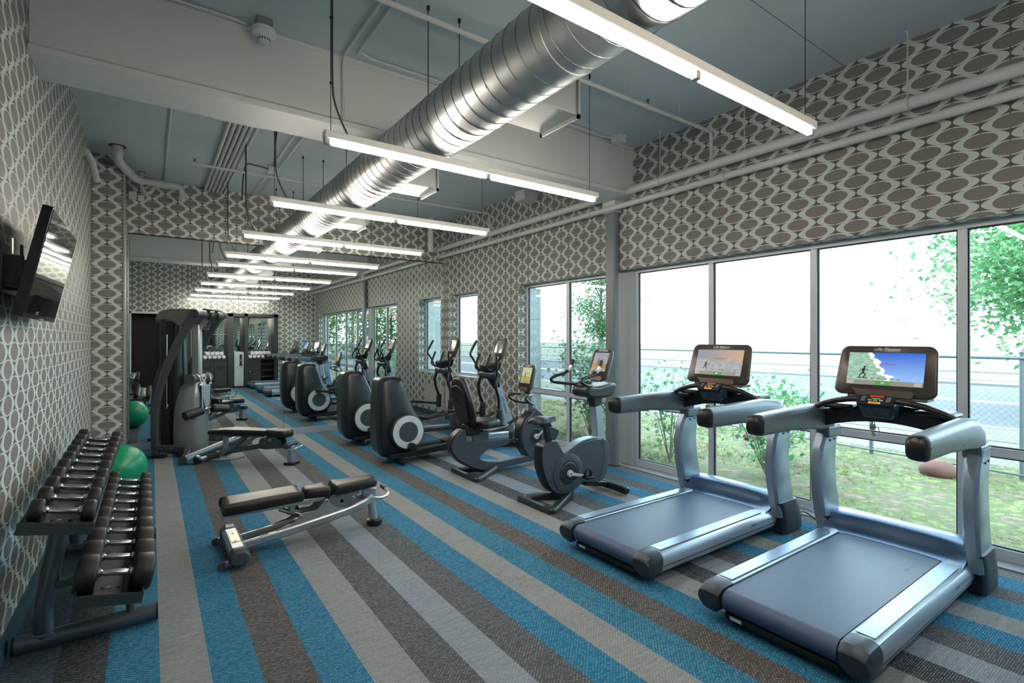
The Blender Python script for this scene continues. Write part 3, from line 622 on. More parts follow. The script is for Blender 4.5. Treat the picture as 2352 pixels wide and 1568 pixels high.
for px,x0,nb,nt_ in (('left',1.50,5,4),('right',2.86,6,5)):
    for i in range(nb): towel(x0+i*.136,1.074,'white rolled towel, %s from the left in the bottom row of the %s pile'%(nm[i],px))
    for i in range(nt_): towel(x0+.068+i*.136,1.19,'white rolled towel, %s from the left in the upper row of the %s pile'%(nm[i],px))
t=thing('water_cooler','silver floor-standing water cooler between the cabinet posts','water cooler',(2.5,CY,0))
child('body',MB().box(2.35,2.65,CY-.25,CY+.10,.04,1.24),M_('cooler_silver','#b9c0c4',.35,.3),t,bev=.02,seg=3)
child('dispensing_recess',MB().box(2.52,2.60,CY+.095,CY+.103,.78,1.15),BLACK,t,bev=.002)
child('nozzle',MB().cyl((2.56,CY+.11,.98),(2.56,CY+.11,.92),.012),WHP,t); child('drip_tray',MB().box(2.5,2.62,CY+.10,CY+.13,.76,.785),DKG,t)
child('panel_seam',MB().box(2.352,2.648,CY+.098,CY+.1015,.68,.686),BLACK,t)
# ---------------- shared console ----------------
def screenmat(kind):
    nm='screen_'+kind
    if nm in MATS: return MATS[nm]
    N=NT(nm); tc=N.n('ShaderNodeTexCoord'); sp=N.n('ShaderNodeSeparateXYZ'); N.l(tc.outputs['Generated'],sp.inputs[0])
    U=N.mt('SUBTRACT',1,sp.outputs[1]); V=sp.outputs[2]; g=tc.outputs['Generated']; ns=N.noise(5,g,5)
    if kind=='surf':
        edge=N.mt('SUBTRACT',N.mt('ADD',U,N.mt('MULTIPLY',N.mt('SUBTRACT',ns,.5),.35)),N.mt('SUBTRACT',.62,N.mt('MULTIPLY',V,.35)))
        sky=N.mix(V,srgb('#8fb4e0'),srgb('#2f5ab8')); wave=N.mix(N.noise(14,g,4),srgb('#2c6a4a'),srgb('#b9d6c4'))
        foam=N.mt('LESS_THAN',N.mt('ABSOLUTE',edge),.045); c=N.mix(N.mt('GREATER_THAN',edge,0),wave,sky); c=N.mix(foam,c,srgb('#e6eef2'))
    elif kind=='ski':
        mtn=N.mt('LESS_THAN',V,N.mt('ADD',.42,N.mt('MULTIPLY',N.noise(3,g,5),.35)))
        c=N.mix(mtn,N.mix(U,srgb('#7a8797'),srgb('#b89a80')),N.mix(N.noise(12,g,5),srgb('#4c535c'),srgb('#c5c6c6')))
    elif kind=='run': 
        c=N.mix(N.mt('GREATER_THAN',V,.42),N.mix(N.noise(6,g,3),srgb('#7a5a3a'),srgb('#a9814f')),N.mix(ns,srgb('#5c7290'),srgb('#a8a193')))
    elif kind=='field':
        c=N.mix(N.mt('GREATER_THAN',V,.45),N.mix(N.noise(8,g,3),srgb('#7c8a44'),srgb('#b89a55')),N.mix(ns,srgb('#8fa586'),srgb('#b5b890')))
    else: c=N.mix(V,srgb('#7a6a48'),srgb('#5c5a50'))
    N.l(N.mix(.93,c,(0,0,0,1)),N.b.inputs['Base Color']); N.l(c,N.b.inputs['Emission Color']); N.b.inputs['Emission Strength'].default_value={'surf':.85,'ski':.8,'run':.8,'field':.8}.get(kind,.35)
    N.b.inputs['Roughness'].default_value=.12; return N.m
def figure(kind,M,s,parent,x,y):
    m=MB(); m.M=M; z0,z1=.0025,.0035
    def limb(a,b,w):
        a=Vector((a[0]*s+x,a[1]*s+y,0)); b=Vector((b[0]*s+x,b[1]*s+y,0)); d=(b-a).normalized(); n=Vector((-d.y,d.x,0))*w*s/2
        m.prism([tuple((a+n).xy),tuple((a-n).xy),tuple((b-n).xy),tuple((b+n).xy)],z0,z1,'z')
    limb((0,.5),(.05,.95),.22); limb((.05,.9),(.45,.75),.08); limb((.02,.85),(-.3,.7),.08); limb((0,.5),(.25,.3),.12); limb((.25,.3),(.05,.02),.1); limb((0,.5),(-.22,.32),.12); limb((-.22,.32),(-.3,.0),.1)
    m.prism([(x+s*(.1+.11*math.cos(a)),y+s*(1.08+.11*math.sin(a))) for a in [k*PI/5 for k in range(10)]],z0,z1,'z')
    if kind=='surf': limb((-.45,-.05),(.35,0),.07)
    child('rider_figure',m,M_('figure_dark','#1b2a22' if kind=='surf' else '#5a3c22',.5),parent)
def console(parent,Xb,Zb,Xt,Zt,Yc,W,kind,thick=.06,brand='LifeFitness',wide=False,slim=1.06):
    """touch-screen console leaning away from the user; faces -x"""
    o=Vector(((Xb+Xt)/2,Yc,(Zb+Zt)/2)); up=Vector((Xt-Xb,0,Zt-Zb)); H=up.length; up.normalize(); rt=Vector((0,-1,0)); nr=rt.cross(up); M=frame(o,rt,up,nr)
    c=MB(); c.M=M; out=rrect(W,H,.05,6)
    if wide: out=[(x*(1.0-.07*(y/H-.5)*1.0),y+.012*(1-(2*x/W)**2)*(1 if y>0 else 0)) for x,y in out]
    inn=[(x*.88,y*.86-.01) for x,y in out]
    c.loft([[(x,y,z) for x,y in ring] for ring,z in ((inn,-thick),([(x*.97,y*.97) for x,y in out],-thick*.55),(out,-.018))])
    h=child('console_shell',c,M_('console_back_grey','#454c50',.35,.2),parent,ang=50)
    b=MB(); b.M=M; b.loft([[(x,y,z) for x,y in ring] for ring,z in ((out,-.018),(out,-.006),([(x*.975,y*.97) for x,y in out],0))]); f=child('console_bezel',b,BRZ,parent,ang=60)
    sw,sh=(W*.80,H*.66) if wide else (W*.76,H*.60); sy=H*(.035 if wide else .08)
    s=MB(); s.M=M; s.box(-sw/2,sw/2,sy-sh/2,sy+sh/2,.0005,.002); child('screen',s,screenmat(kind),f); q=f
    k=MB(); k.M=M; e=.004
    for a,b_,c_,d in ((-sw/2-e,-sw/2,sy-sh/2-e,sy+sh/2+e),(sw/2,sw/2+e,sy-sh/2-e,sy+sh/2+e),(-sw/2,sw/2,sy+sh/2,sy+sh/2+e),(-sw/2,sw/2,sy-sh/2-e,sy-sh/2)): k.box(a,b_,c_,d,.0003,.0022)
    child('screen_border',k,BLACKM,q)
    if kind!='off':
        k=MB(); k.M=M; k.box(-sw/2,sw/2,sy-sh/2,sy-sh/2+sh*.14,.002,.0026); child('toolbar',k,emis('toolbar_grey','#80827a',.3) if 'toolbar_grey' not in MATS else MATS['toolbar_grey'],q)
        k=MB(); k.M=M; k.box(-sw*.10,sw*.10,sy-sh/2,sy-sh/2+sh*.135,.0026,.0032); child('play_button',k,emis('play_green','#3f8a45',.4) if 'play_green' not in MATS else MATS['play_green'],q)
        k=MB(); k.M=M; k.prism([(-sw*.025,sy-sh/2+sh*.03),(sw*.035,sy-sh/2+sh*.07),(-sw*.025,sy-sh/2+sh*.11)],.0032,.0036,'z'); child('play_arrow',k,LOGO,q)
        k=MB(); k.M=M; k.box(-sw*.49,-sw*.39,sy-sh/2+sh*.015,sy-sh/2+sh*.125,.0026,.0032).box(sw*.39,sw*.48,sy-sh/2+sh*.015,sy-sh/2+sh*.125,.0026,.0032); child('toolbar_icon',k,WHP,q)
        M2=M@Matrix.Translation((.01,sy+sh*.15,.0025)); text('screen_logo','Life Fitness',sh*.10,M2,M_('logo_red','#c05058',.5),q)
        if wide:
            for j in range(6):
                k=MB(); k.M=M; k.box(-sw*.26+j*sw*.085,-sw*.26+j*sw*.085+sw*.055,sy-sh*.33,sy-sh*.27,.0026,.003); child('menu_icon',k,M_('icon_grey','#b5bac2',.5),q)
        figure('surf' if kind=='surf' else 'run',M,sh*(.30 if kind=='surf' else .26),q,-sw*(.28 if wide else .12),sy-sh*(.28 if wide else .16))
    text('logo','Life Fitness',H*(.078 if wide else .070),M@Matrix.Translation((0,H*(.435 if wide else .452),.001)),LOGO,f,shear=.35,xs=1.25)
    k=MB(); k.M=M; yb=-H*.5
    k.prism([(-W*.33,yb+.045),(W*.30,yb+.045),(W*.33,yb+.02),(W*.31,yb-.015),(-W*.25,yb-.012)],-.02,.012,'z'); child('reading_ledge',k,M_('ledge_brown','#40382f',.3),f,bev=.006)
    return M
def P2(c,r,n=48,x0=0): return [(c[0]+r*math.cos(2*PI*k/n),c[1]+r*math.sin(2*PI*k/n)) for k in range(n)]

# ---------------- treadmills ----------------
def treadmill(yc,kind,label):
    t=thing('treadmill',label,'treadmill',(3.6,yc,0),'treadmills facing the windows'); c=lambda n,m,mt,p=None,**k: child(n,m,mt,p or t,**k)
    # side rails
    for s in (1,-1):
        sec=[(.315,.10),(.315,.208),(.34,.216),(.405,.218),(.44,.205),(.455,.175),(.457,.125),(.445,.085),(.42,.062),(.36,.06)]
        ring=lambda x,k=1,dz=0:[(x,yc+s*(.38+(y-.38)*k),z*1+dz) for y,z in (sec if s>0 else sec[::-1])]
        r=c('side_rail',MB().loft([ring(2.86),ring(3.6),ring(4.36)]),SILP,ang=25)
        y0,y1=sorted((yc+s*.325,yc+s*.425))
        P=[(2.90,y0),(4.16,y0),(4.24,(y0+y1)/2-.02*s),(4.17,y1),(2.90,y1)]
        c('footrest_panel',MB().prism(sm2(P[:0]+[(2.885,y0+.004),(2.885,y1-.004)][:0]+[(2.88,y0+.006),(4.20,y0+.006),(4.26,(y0+y1)/2),(4.20,y1-.006),(2.88,y1-.006)],1),.2185,.2215,'z'),M_('footrest_steel','#7f93a8',.3,.6),r,bev=.0012)
        c('trim_groove',MB().box(2.87,4.35,yc+s*.4565-.0012,yc+s*.4565+.0012,.118,.123),BLACK,r)
        # rear end cap
        cap=[[(x,yc+s*(.385+(y-.385)*k),z) for y,z in (q if s>0 else q[::-1])] for x,k,q in ((2.865,1.015,sec),(2.80,1.015,[(y,.045+(z-.06)*1.10) for y,z in sec]),(2.752,1.0,[(y,.05+(z-.06)*1.03) for y,z in sec]),(2.722,.97,[(y,.075+(z-.06)*.72) for y,z in sec]),(2.712,.93,[(y,.095+(z-.06)*.5) for y,z in sec]))]
        c('rear_end_cap',MB().loft(cap),M_('cap_slate_blue','#2e3944',.36,.2),ang=24)
        c('rear_foot',MB().cyl((2.90,yc+s*.30,0),(2.90,yc+s*.30,.05),.035,.03,n=16),M_('foot_grey','#80868a',.5))
        c('front_wheel',MB().lathe([(.01,yc+s*.40-.02),(.035,yc+s*.40-.018),(.035,yc+s*.40+.018),(.01,yc+s*.40+.02)],(4.55,0,.035),'y',18),BLK2)
        if s<0:
            M=frame((3.98,yc-.4585,.165),(1,0,0),(0,0,1),(0,-1,0)); text('rail_lettering','FlexDeck',.024,M,M_('print_slate','#4a5864',.5),r,shear=.0,xs=.95,ext=.0003,align='LEFT'); text('rail_lettering','Shock Absorption System',.020,M@Matrix.Translation((.115,0,0)),M_('print_pale','#7d8c99',.5),r,shear=.0,xs=.95,ext=.0003,align='LEFT')
            lab=MB().box(2.752,2.7535,yc+.21,yc+.27,.075,.095)
        # uprights: curved, chamfered box columns, boot and joint
        zz=[.16,.32,.50,.68,.84,.965]; xx=[4.50,4.44,4.395,4.375,4.40,4.47]; hw=[.15,.15,.15,.145,.135,.12]
        rings=[]
        for z,x,h in zip(zz,xx,hw):
            y0=yc+s*.46; b=.043; q=[(x-h,y0-b*.6),(x-h+.03,y0-b),(x+h-.03,y0-b),(x+h,y0-b*.6),(x+h,y0+b*.6),(x+h-.03,y0+b),(x-h+.03,y0+b),(x-h,y0+b*.6)]
            rings.append([(a,b_,z) for a,b_ in q])
        u=c('upright',MB().loft(rings),M_('upright_silver','#8d9fb0',.32,.55),ang=30)
        lo=[]
        for z,x,h,b in ((.015,4.56,.12,.045),(.05,4.55,.165,.052),(.16,4.53,.172,.055),(.27,4.475,.163,.052),(.30,4.455,.155,.046)):
            y0=yc+s*.46; lo.append([(x+h*math.cos(a)*1.0*(1 if abs(math.cos(a))<.8 else 1),y0+b*math.sin(a),z) for a in [2*PI*k/20 for k in range(20)]])
        lo=[[ (p[0],p[1],p[2]) for p in r_] for r_ in lo]
        c('upright_boot',MB().loft([[(cx+(.17 if i<2 else .165)*max(-1,min(1,1.25*math.cos(a))),yc+s*.46+.053*max(-1,min(1,1.2*math.sin(a))),z) for a in [2*PI*k/24 for k in range(24)]] for i,(cx,z) in enumerate(((4.57,.02),(4.56,.12),(4.52,.22),(4.475,.29)))]),M_('boot_dark','#1d2328',.4),ang=50)
        c('rail_end_collar',MB().lathe([(.04,4.36),(.075,4.362),(.075,4.395),(.04,4.40)],(0,yc+s*.385,.14),'x',20),M_('collar_grey','#59636c',.35,.4))
        # armrests
        y0=yc+s*.45; A=[]
        for x,zt,zb,w in ((3.30,1.13,1.075,.03),(3.32,1.16,1.035,.046),(3.38,1.168,1.02,.052),(3.8,1.178,1.015,.054),(4.15,1.185,.99,.054),(4.32,1.17,.965,.052),(4.44,1.10,.955,.05)):
            r_=(zt-zb)/2; zc=(zt+zb)/2
            A.append([(x,y0+w*math.copysign(abs(math.cos(a))**.6,math.cos(a))*s,zc+r_*math.copysign(abs(math.sin(a))**.6,math.sin(a))) for a in [2*PI*k/20*s for k in range(20)]])
        g=c('armrest',MB().loft(A[2:]),GRIP,ang=45); c('armrest_end_cap',MB().loft(A[:3]),BLACK,g,ang=50)
        for xb in (3.5,3.72,3.95,3.37): c('screw',MB().cyl((xb,y0-.056,1.05 if xb>3.4 else 1.1),(xb,y0-.0575,1.05 if xb>3.4 else 1.1),.006,n=10),DKG,g)
        c('upright_joint',MB().box(4.33,4.57,y0-.05,y0+.05,.90,1.0),GRIP,g,bev=.02)
        c('bolt',MB().cyl((4.40,yc+s*.46-.045,.88),(4.40,yc+s*.46-.05,.88),.009,n=12).cyl((4.47,yc+s*.46-.045,.885),(4.47,yc+s*.46-.05,.885),.009,n=12),BLACK,u)
    # belt wrapped over the rear roller
    pr=[(4.40,.19),(4.40,.202)]+[(3.0,.202)]+[(2.79+.062*math.cos(a),.14+.062*math.sin(a)) for a in [R(90+15*k) for k in range(11)]]+[(2.80,.09),(3.0,.19)]
    c('running_belt',MB().prism(pr,yc-.305,yc+.305,'y'),BELT,ang=40)
    text('belt_logo','Life Fitness',.035,frame((4.02,yc-.22,.2025),(1,0,0),(0,1,0),(0,0,1)),M_('belt_print','#7d8ea3',.6),t,xs=1.2,ext=.0002)
    c('chassis',MB().box(2.82,4.5,yc-.33,yc+.33,.045,.12).box(2.76,2.84,yc-.31,yc+.31,.035,.075),BLACK,bev=.01)
    c('serial_label',MB().box(2.757,2.7585,yc+.20,yc+.27,.045,.065),WHP)
    # front motor hood with scooped toe recess
    rings=[]; N_=17
    for i in range(N_):
        q=-1+2*i/(N_-1); y=yc+q*.43; e=abs(q)**3
        prof=[(4.32-.0*e,.19),(4.26+.10*(1-abs(q)**4)-.04,.205),(4.30+.08*(1-abs(q)**4),.222),(4.36+.05*(1-e),.265),(4.41+.03*(1-e),.302),(4.46,.318),(4.58,.315),(4.70,.29),(4.74,.22),(4.745,.06),(4.45,.05)]
        rings.append([(a,y,z) for a,z in prof][::-1])
    c('motor_hood',MB().loft(rings),HOOD,ang=50)
    for s in (): c('hood_corner',MB().prism([(4.23,.215),(4.40,.215),(4.42,.29),(4.36,.27),(4.27,.235)],yc+s*.33-(.0 if s>0 else .09),yc+s*.33+(.09 if s>0 else 0),'y'),HOOD,bev=.015,seg=3)
    # arched cross beam, grab bar, keypad pod
    X0=4.33
    rings=[]
    for i in range(15):
        q=-1+2*i/14; y=yc+q*.43; zt=1.215-.085*q*q; zb=1.085-.085*q*q
        rings.append([(X0-.05,y,zb),(X0+.09,y,zb),(X0+.10,y,zt-.02),(X0+.03,y,zt),(X0-.03,y,zt),(X0-.06,y,zt-.03)])
    c('cross_beam',MB().loft(rings),M_('beam_black','#15181d',.3),ang=40)
    B=[(4.16,yc-.42,1.165),(4.15,yc-.34,1.205),(4.13,yc-.2,1.245),(4.12,yc,1.262),(4.13,yc+.2,1.245),(4.15,yc+.34,1.205),(4.16,yc+.42,1.165)]
    gb=c('grab_bar',MB().tube(smoothpts(B,5),.020,14),BLACK)
    for s in (1,-1): c('pulse_sensor',MB().tube(smoothpts([(4.136,yc+s*.20,1.2445),(4.145,yc+s*.27,1.229),(4.15,yc+s*.33,1.209)],4),.0212,14),M_('sensor_steel','#8f7a66',.25,.8),gb)
    c('bottle_tray',MB().box(4.20,4.40,yc+.18,yc+.40,1.16,1.20),BLACK,bev=.02); c('bottle_tray',MB().box(4.20,4.40,yc-.40,yc-.18,1.16,1.20),BLACK,bev=.02)
    kp=MB(); kp.M=frame((4.10,yc,1.255),(0,-1,0),Vector((.35,0,.94)).normalized(),Vector((-.94,0,.35)).normalized())
    kp.M=frame((4.095,yc,1.262),Vector((0,-1,0)),Vector((.8,0,.6)),Vector((0,-1,0)).cross(Vector((.8,0,.6)))); KM=kp.M
    kp.prism(rrect(.225,.095,.02,4),-.028,0,'z'); k_=c('keypad',kp,BLACK,bev=.004)
    pod=MB().loft([[(4.07,yc-.11,1.225),(4.07,yc+.11,1.225),(4.20,yc+.11,1.28),(4.20,yc-.11,1.28)],[(4.12,yc-.09,1.13),(4.12,yc+.09,1.13),(4.25,yc+.09,1.14),(4.25,yc-.09,1.14)]]); c('keypad_pod',pod,M_('pod_blue_grey','#2c3d50',.25,.2),None,bev=.02,seg=3)
    def btn(n,x0,x1,y0,y1,mt,h=.003):
        b=MB(); b.M=KM; b.prism(rrect(x1-x0,y1-y0,min(.004,(y1-y0)/2.2),3,(x0+x1)/2,(y0+y1)/2),0,h,'z'); c(n,b,mt,k_)
    btn('stop_button',-.04,.04,.022,.036,RED); btn('go_button',-.026,.026,.005,.014,GRN)
    for j in (-.034,0,.034): btn('mode_button',j-.012,j+.012,-.012,-.004,WHP)
    for x in (-.088,.062): btn('speed_rocker',x,x+.026,-.022,.030,M_('rocker_grey','#5a6068',.4)); 
    btn('range_button',-.036,.036,-.040,-.026,ORG_); btn('range_slot',-.028,.028,-.036,-.031,M_('slot_brown','#5a3a12',.5),.0036)
    c('neck',MB().prism([(4.16,1.22),(4.32,1.20),(4.36,1.42),(4.26,1.44)],yc-.10,yc+.10,'y'),M_('neck_grey','#3f474d',.35),None,bev=.012)
    console(t,4.165,1.285,4.27,1.63,yc-.01,.575,kind,.07,wide=True)
    c('console_tray',MB().prism([(4.15,1.262),(4.30,1.262),(4.30,1.285),(4.16,1.285)],yc-.27,yc+.20,'y'),BLACK,None,bev=.005)
    # safety key on its cord
    K=[(4.10,yc+.02,1.18),(4.085,yc+.018,1.11),(4.09,yc+.015,1.085)]
    sk=c('safety_key',MB().box(4.075,4.10,yc+.0,yc+.03,1.055,1.09),M_('key_grey','#6a6660',.5),None,bev=.004)
    c('cord',MB().tube(smoothpts([(4.10,yc+.02,1.20),(4.09,yc+.018,1.09)],4),.0022,6).tube(smoothpts([(4.09,yc-.01,1.19),(4.09,yc+.005,1.09)],4),.0022,6).tube(smoothpts([(4.09,yc+.015,1.055),(4.09,yc-.02,1.04),(4.09,yc-.015,1.075),(4.09,yc+.02,1.05),(4.09,yc+.01,1.03),(4.09,yc+.0,1.02),(4.09,yc+.012,1.01),(4.09,yc+.02,1.02),(4.09,yc+.008,1.035)],4),.0022,6),BLACK,sk)
    return t
treadmill(1.415,'surf','nearest treadmill, its screen showing a wave and blue sky, with a hanging safety key')
treadmill(2.70,'ski','second treadmill from the camera, its screen showing a snowy mountain')
treadmill(-.22,'off','treadmill beside the camera, out of frame and seen only in the mirror')
tag(obj('power_cable',MB().tube(smoothpts([(4.72,2.25,.10),(4.82,2.22,.12),(4.90,2.12,.03),(4.84,1.98,.008),(4.70,1.90,.008),(4.78,1.95,.008),(5.0,2.1,.008),(5.15,1.85,.008)],6),.006,8),WIRE,at=(4.8,2.1,0)),'black power cable curling on the carpet in front of the second treadmill','cable')
tag(obj('power_cable',MB().tube(smoothpts([(4.72,2.32,.16),(4.86,2.25,.15),(4.93,2.1,.07),(4.90,1.95,.008),(5.0,1.8,.008),(5.14,1.7,.008)],6),.005,8),M_('grey_wire','#9aa3a8',.5),at=(4.85,2.1,0)),'pale grey cable looping from the front of the second treadmill','cable')
def A2(zc,pts,x0=0): return pts
def crankset(t,x,z,yc,half,a1,pedal=True,rv=.125,L=.17):
    """grey vented disc, white hub, crank arms and pedals on both sides"""
    for s in (-1,1):
        y=yc+s*half
        d=child('crank_cover',MB().lathe([(rv,y-s*.012),(rv,y),(rv*.93,y+s*.006),(.02,y+s*.006)] if s>0 else [(.02,y-.006),(rv*.93,y-.006),(rv,y),(rv,y+.012)],(x,0,z),'y',40),M_('disc_grey','#343d45',.42),t)
        v=MB(); yy=y+s*.0068
        for k in range(30):
            a=2*PI*k/30
            for r0,r1 in ((rv*.38,rv*.62),(rv*.66,rv*.90)): 
                p=[(x+r*math.cos(a+da),yy,z+r*math.sin(a+da)) for r,da in ((r0,-.04),(r1,-.03),(r1,.03),(r0,.04))]
                v.add(p,[(0,1,2,3),(3,2,1,0)])
        child('vent_slots',v,BLACK,d)
        h=child('hub',MB().lathe([(.001,y+s*.002),(.036,y+s*.002),(.034,y+s*.03),(.02,y+s*.036),(.001,y+s*.036)][::s],(x,0,z),'y',24),WHP,t)
        child('hub_cap',MB().cyl((x,y+s*.035,z),(x,y+s*.039,z),.011,n=14),BLACK,h)
        a=a1 if s<0 else a1+PI; px,pz=x+L*math.cos(a),z+L*math.sin(a); yo=y+s*.034
        ar=child('crank_arm',MB().rect([(x,yo,z),(x+.5*(px-x),yo+s*.012,z+.5*(pz-z)),(px,yo+s*.02,pz)],[.017,.014,.013],[.009,.009,.009],up=(-math.sin(a),0,math.cos(a))),WHP,t,bev=.003)
        m=MB().box(px-.05,px+.05,min(yo+s*.03,yo+s*.12),max(yo+s*.03,yo+s*.12),pz-.014,pz+.012).cyl((px,yo+s*.01,pz),(px,yo+s*.11,pz),.009,n=10)
        pd=child('pedal',m,BLACK,t,bev=.005)
        st=[(px-.005+.045*math.cos(q)*1.0,yo+s*.075,pz+.01+.07*math.sin(q)) for q in [PI*k/10 for k in range(11)]]
        child('toe_strap',MB().tube(st,.003,6,ry=.018,up=(1,0,0)),BLACK,pd)
def padmesh(pts,z0,z1,r=.02):
    """upholstered pad from a plan outline, domed and rounded at its edges"""
    cx=sum(p[0] for p in pts)/len(pts); cy=sum(p[1] for p in pts)/len(pts); m=MB()
    def ring(k,z): return [(cx+(x-cx)*(1-k/max(.05,math.hypot(x-cx,y-cy))),cy+(y-cy)*(1-k/max(.05,math.hypot(x-cx,y-cy))),z) for x,y in pts]
    h=z1-z0; m.loft([ring(r*.6,z0),ring(r*.15,z0+h*.12),ring(0,z0+h*.3),ring(0.0,z0+h*.62),ring(r*.3,z0+h*.84),ring(r*.95,z0+h*.96),ring(r*2.4,z1)])
    return m
def xf(m,f): m.v=[tuple(f(Vector(v))) for v in m.v]; return m
# ---------------- upright bike ----------------
yc=4.03
t=thing('upright_bike','upright exercise bike with a saddle and wrap-around handlebars in front of the column','exercise bike',(3.65,yc,0)); c=lambda n,m,mt,p=None,**k: child(n,m,mt,p or t,**k)
body=sm2([(3.20,.60),(3.27,.635),(3.36,.645),(3.41,.60),(3.47,.50),(3.50,.485),(3.60,.535),(3.75,.585),(3.90,.60),(4.02,.585),(4.11,.545),(4.125,.44),(4.11,.30),(4.06,.19),(3.97,.15),(3.84,.155),(3.74,.165),(3.66,.12),(3.54,.085),(3.42,.095),(3.31,.16),(3.23,.29),(3.19,.44)],4)
c('shroud',MB().prism(body,yc-.068,yc+.068),BIKE,bev=.018,seg=3,ang=60)
rim=[(3.20,.60),(3.19,.44),(3.23,.29),(3.31,.16),(3.42,.095),(3.54,.085)]
c('rear_edge_guard',MB().rect([(x-.004,yc,z) for x,z in sm2(rim,4,False)],.010,.058,up=(1,0,.2)),BLACK,ang=50)
c('front_cover',MB().prism(sm2([(4.03,.585),(4.11,.55),(4.135,.44),(4.12,.29),(4.06,.17),(3.98,.14),(4.03,.28),(4.05,.44)],4),yc-.072,yc+.072),M_('cover_grey','#4b565f',.35,.2),bev=.012)
c('top_edge',MB().rect([(x,yc,z) for x,z in sm2([(3.50,.495),(3.60,.545),(3.75,.597),(3.90,.612),(4.02,.60)],4,False)],.008,.05,up=(0,0,1)),SILP)
for s in (-1,1): c('wheel_bulge',MB().lathe([(.205,yc+s*.062),(.20,yc+s*.076),(.17,yc+s*.082),(.13,yc+s*.082),(.12,yc+s*.075),(.02,yc+s*.075)][::s],(3.53,0,.295),'y',44),BIKE)
for p in ((3.235,.55),(3.21,.42),(3.27,.24),(3.62,.50),(4.02,.555),(4.075,.38),(4.0,.2),(3.5,.115)): c('screw',MB().cyl((p[0],yc-.068,p[1]),(p[0],yc-.0745,p[1]),.006,n=10),BLACKM)
crankset(t,3.53,.295,yc,.082,R(-14),rv=.115)
c('seat_post',MB().rect([(3.335,yc,.59),(3.285,yc,.80)],[.036,.034],[.024,.024],up=(1,0,.25)),BLACK,bev=.006)
c('post_socket',MB().prism([(3.27,.60),(3.36,.645),(3.42,.62),(3.44,.56),(3.30,.55)],yc-.045,yc+.045),BIKE,bev=.015)
sd=[]
for x,w,z,h in ((3.10,.06,.86,.04),(3.13,.105,.88,.06),(3.19,.12,.885,.07),(3.26,.095,.88,.065),(3.33,.05,.875,.05),(3.385,.032,.872,.04),(3.41,.018,.868,.028)):
    sd.append([(x,yc+w*math.cos(a),z-h*.35+h*.5*math.sin(a)-(0.012*math.cos(2*a))) for a in [2*PI*k/18 for k in range(18)]])
c('saddle',MB().loft(sd),M_('saddle_blue_black','#1d2530',.42,noise=(80,.1,.2)),ang=60)
c('saddle_clamp',MB().box(3.22,3.33,yc-.03,yc+.03,.79,.84),BLACK,bev=.01)
# base: rear A shaped stabiliser, front bar
def abase(x0,yc,xf_,w,name='rear_stabiliser'):
    out=sm2([(x0,yc+w),(x0-.035,yc+w-.03),(x0-.04,yc),(x0-.035,yc-w+.03),(x0,yc-w),(x0+.06,yc-w+.01),(xf_,yc-.055),(xf_+.03,yc),(xf_,yc+.055),(x0+.06,yc+w-.01)],4)
    inn=sm2([(x0+.045,yc+w-.09),(x0+.03,yc+w-.12),(x0+.03,yc-w+.12),(x0+.045,yc-w+.09),(x0+.09,yc-w+.12),(xf_-.14,yc-.05),(xf_-.12,yc),(xf_-.14,yc+.05),(x0+.09,yc+w-.12)],4)
    n=min(len(out),len(inn)); out=out[:n]; 
    def res(P,k):
        L=[0]
        for i in range(len(P)): L.append(L[-1]+math.dist(P[i],P[(i+1)%len(P)]))
        o=[]
        for j in range(k):
            d=L[-1]*j/k; i=max(q for q in range(len(P)) if L[q]<=d+1e-9); f=(d-L[i])/max(1e-9,L[i+1]-L[i]); a,b=P[i],P[(i+1)%len(P)]; o.append((a[0]+(b[0]-a[0])*f,a[1]+(b[1]-a[1])*f))
        return o
    out=res(sm2([(x0,yc+w),(x0-.035,yc+w-.03),(x0-.04,yc),(x0-.035,yc-w+.03),(x0,yc-w),(x0+.06,yc-w+.01),(xf_,yc-.055),(xf_+.03,yc),(xf_,yc+.055),(x0+.06,yc+w-.01)],4),48); inn=res(inn,48)
    zt=lambda x:.052+.045*max(0,(x-x0-.08)/(xf_-x0))
    R0=[(x,y,.006) for x,y in out]; R1=[(x,y,zt(x)*.72) for x,y in out]
    def mixr(f,dz): return [(a[0]+(b[0]-a[0])*f,a[1]+(b[1]-a[1])*f,zt(a[0]+(b[0]-a[0])*f)+dz) for a,b in zip(out,inn)]
    R2=mixr(.14,0); R3=mixr(.80,0); R4=mixr(1,-.016); R5=[(x,y,.006) for x,y in inn]
    child(name,MB().loft([R0,R1,R2,R3,R4,R5],cap=False,closed=True),M_('base_dark_grey','#2b333a',.34,.2),t,ang=40)
abase(3.15,yc,3.60,.275); c('base_neck',MB().loft([[(3.44,yc-.05,.05),(3.62,yc-.05,.05),(3.62,yc+.05,.05),(3.44,yc+.05,.05)],[(3.47,yc-.04,.12),(3.64,yc-.04,.14),(3.64,yc+.04,.14),(3.47,yc+.04,.12)]]),M_('base_dark_grey','#2b333a'),None,bev=.01)
c('front_stabiliser',MB().tube([(4.17,yc-.30,.05),(4.17,yc-.285,.052),(4.17,yc-.12,.06),(4.17,yc+.12,.06),(4.17,yc+.285,.052),(4.17,yc+.30,.05)],[.03,.042,.045,.045,.042,.03],16),BLACK)
c('front_frame',MB().rect([(3.80,yc,.14),(4.17,yc,.065)],.028,.045),BLACK,bev=.006)
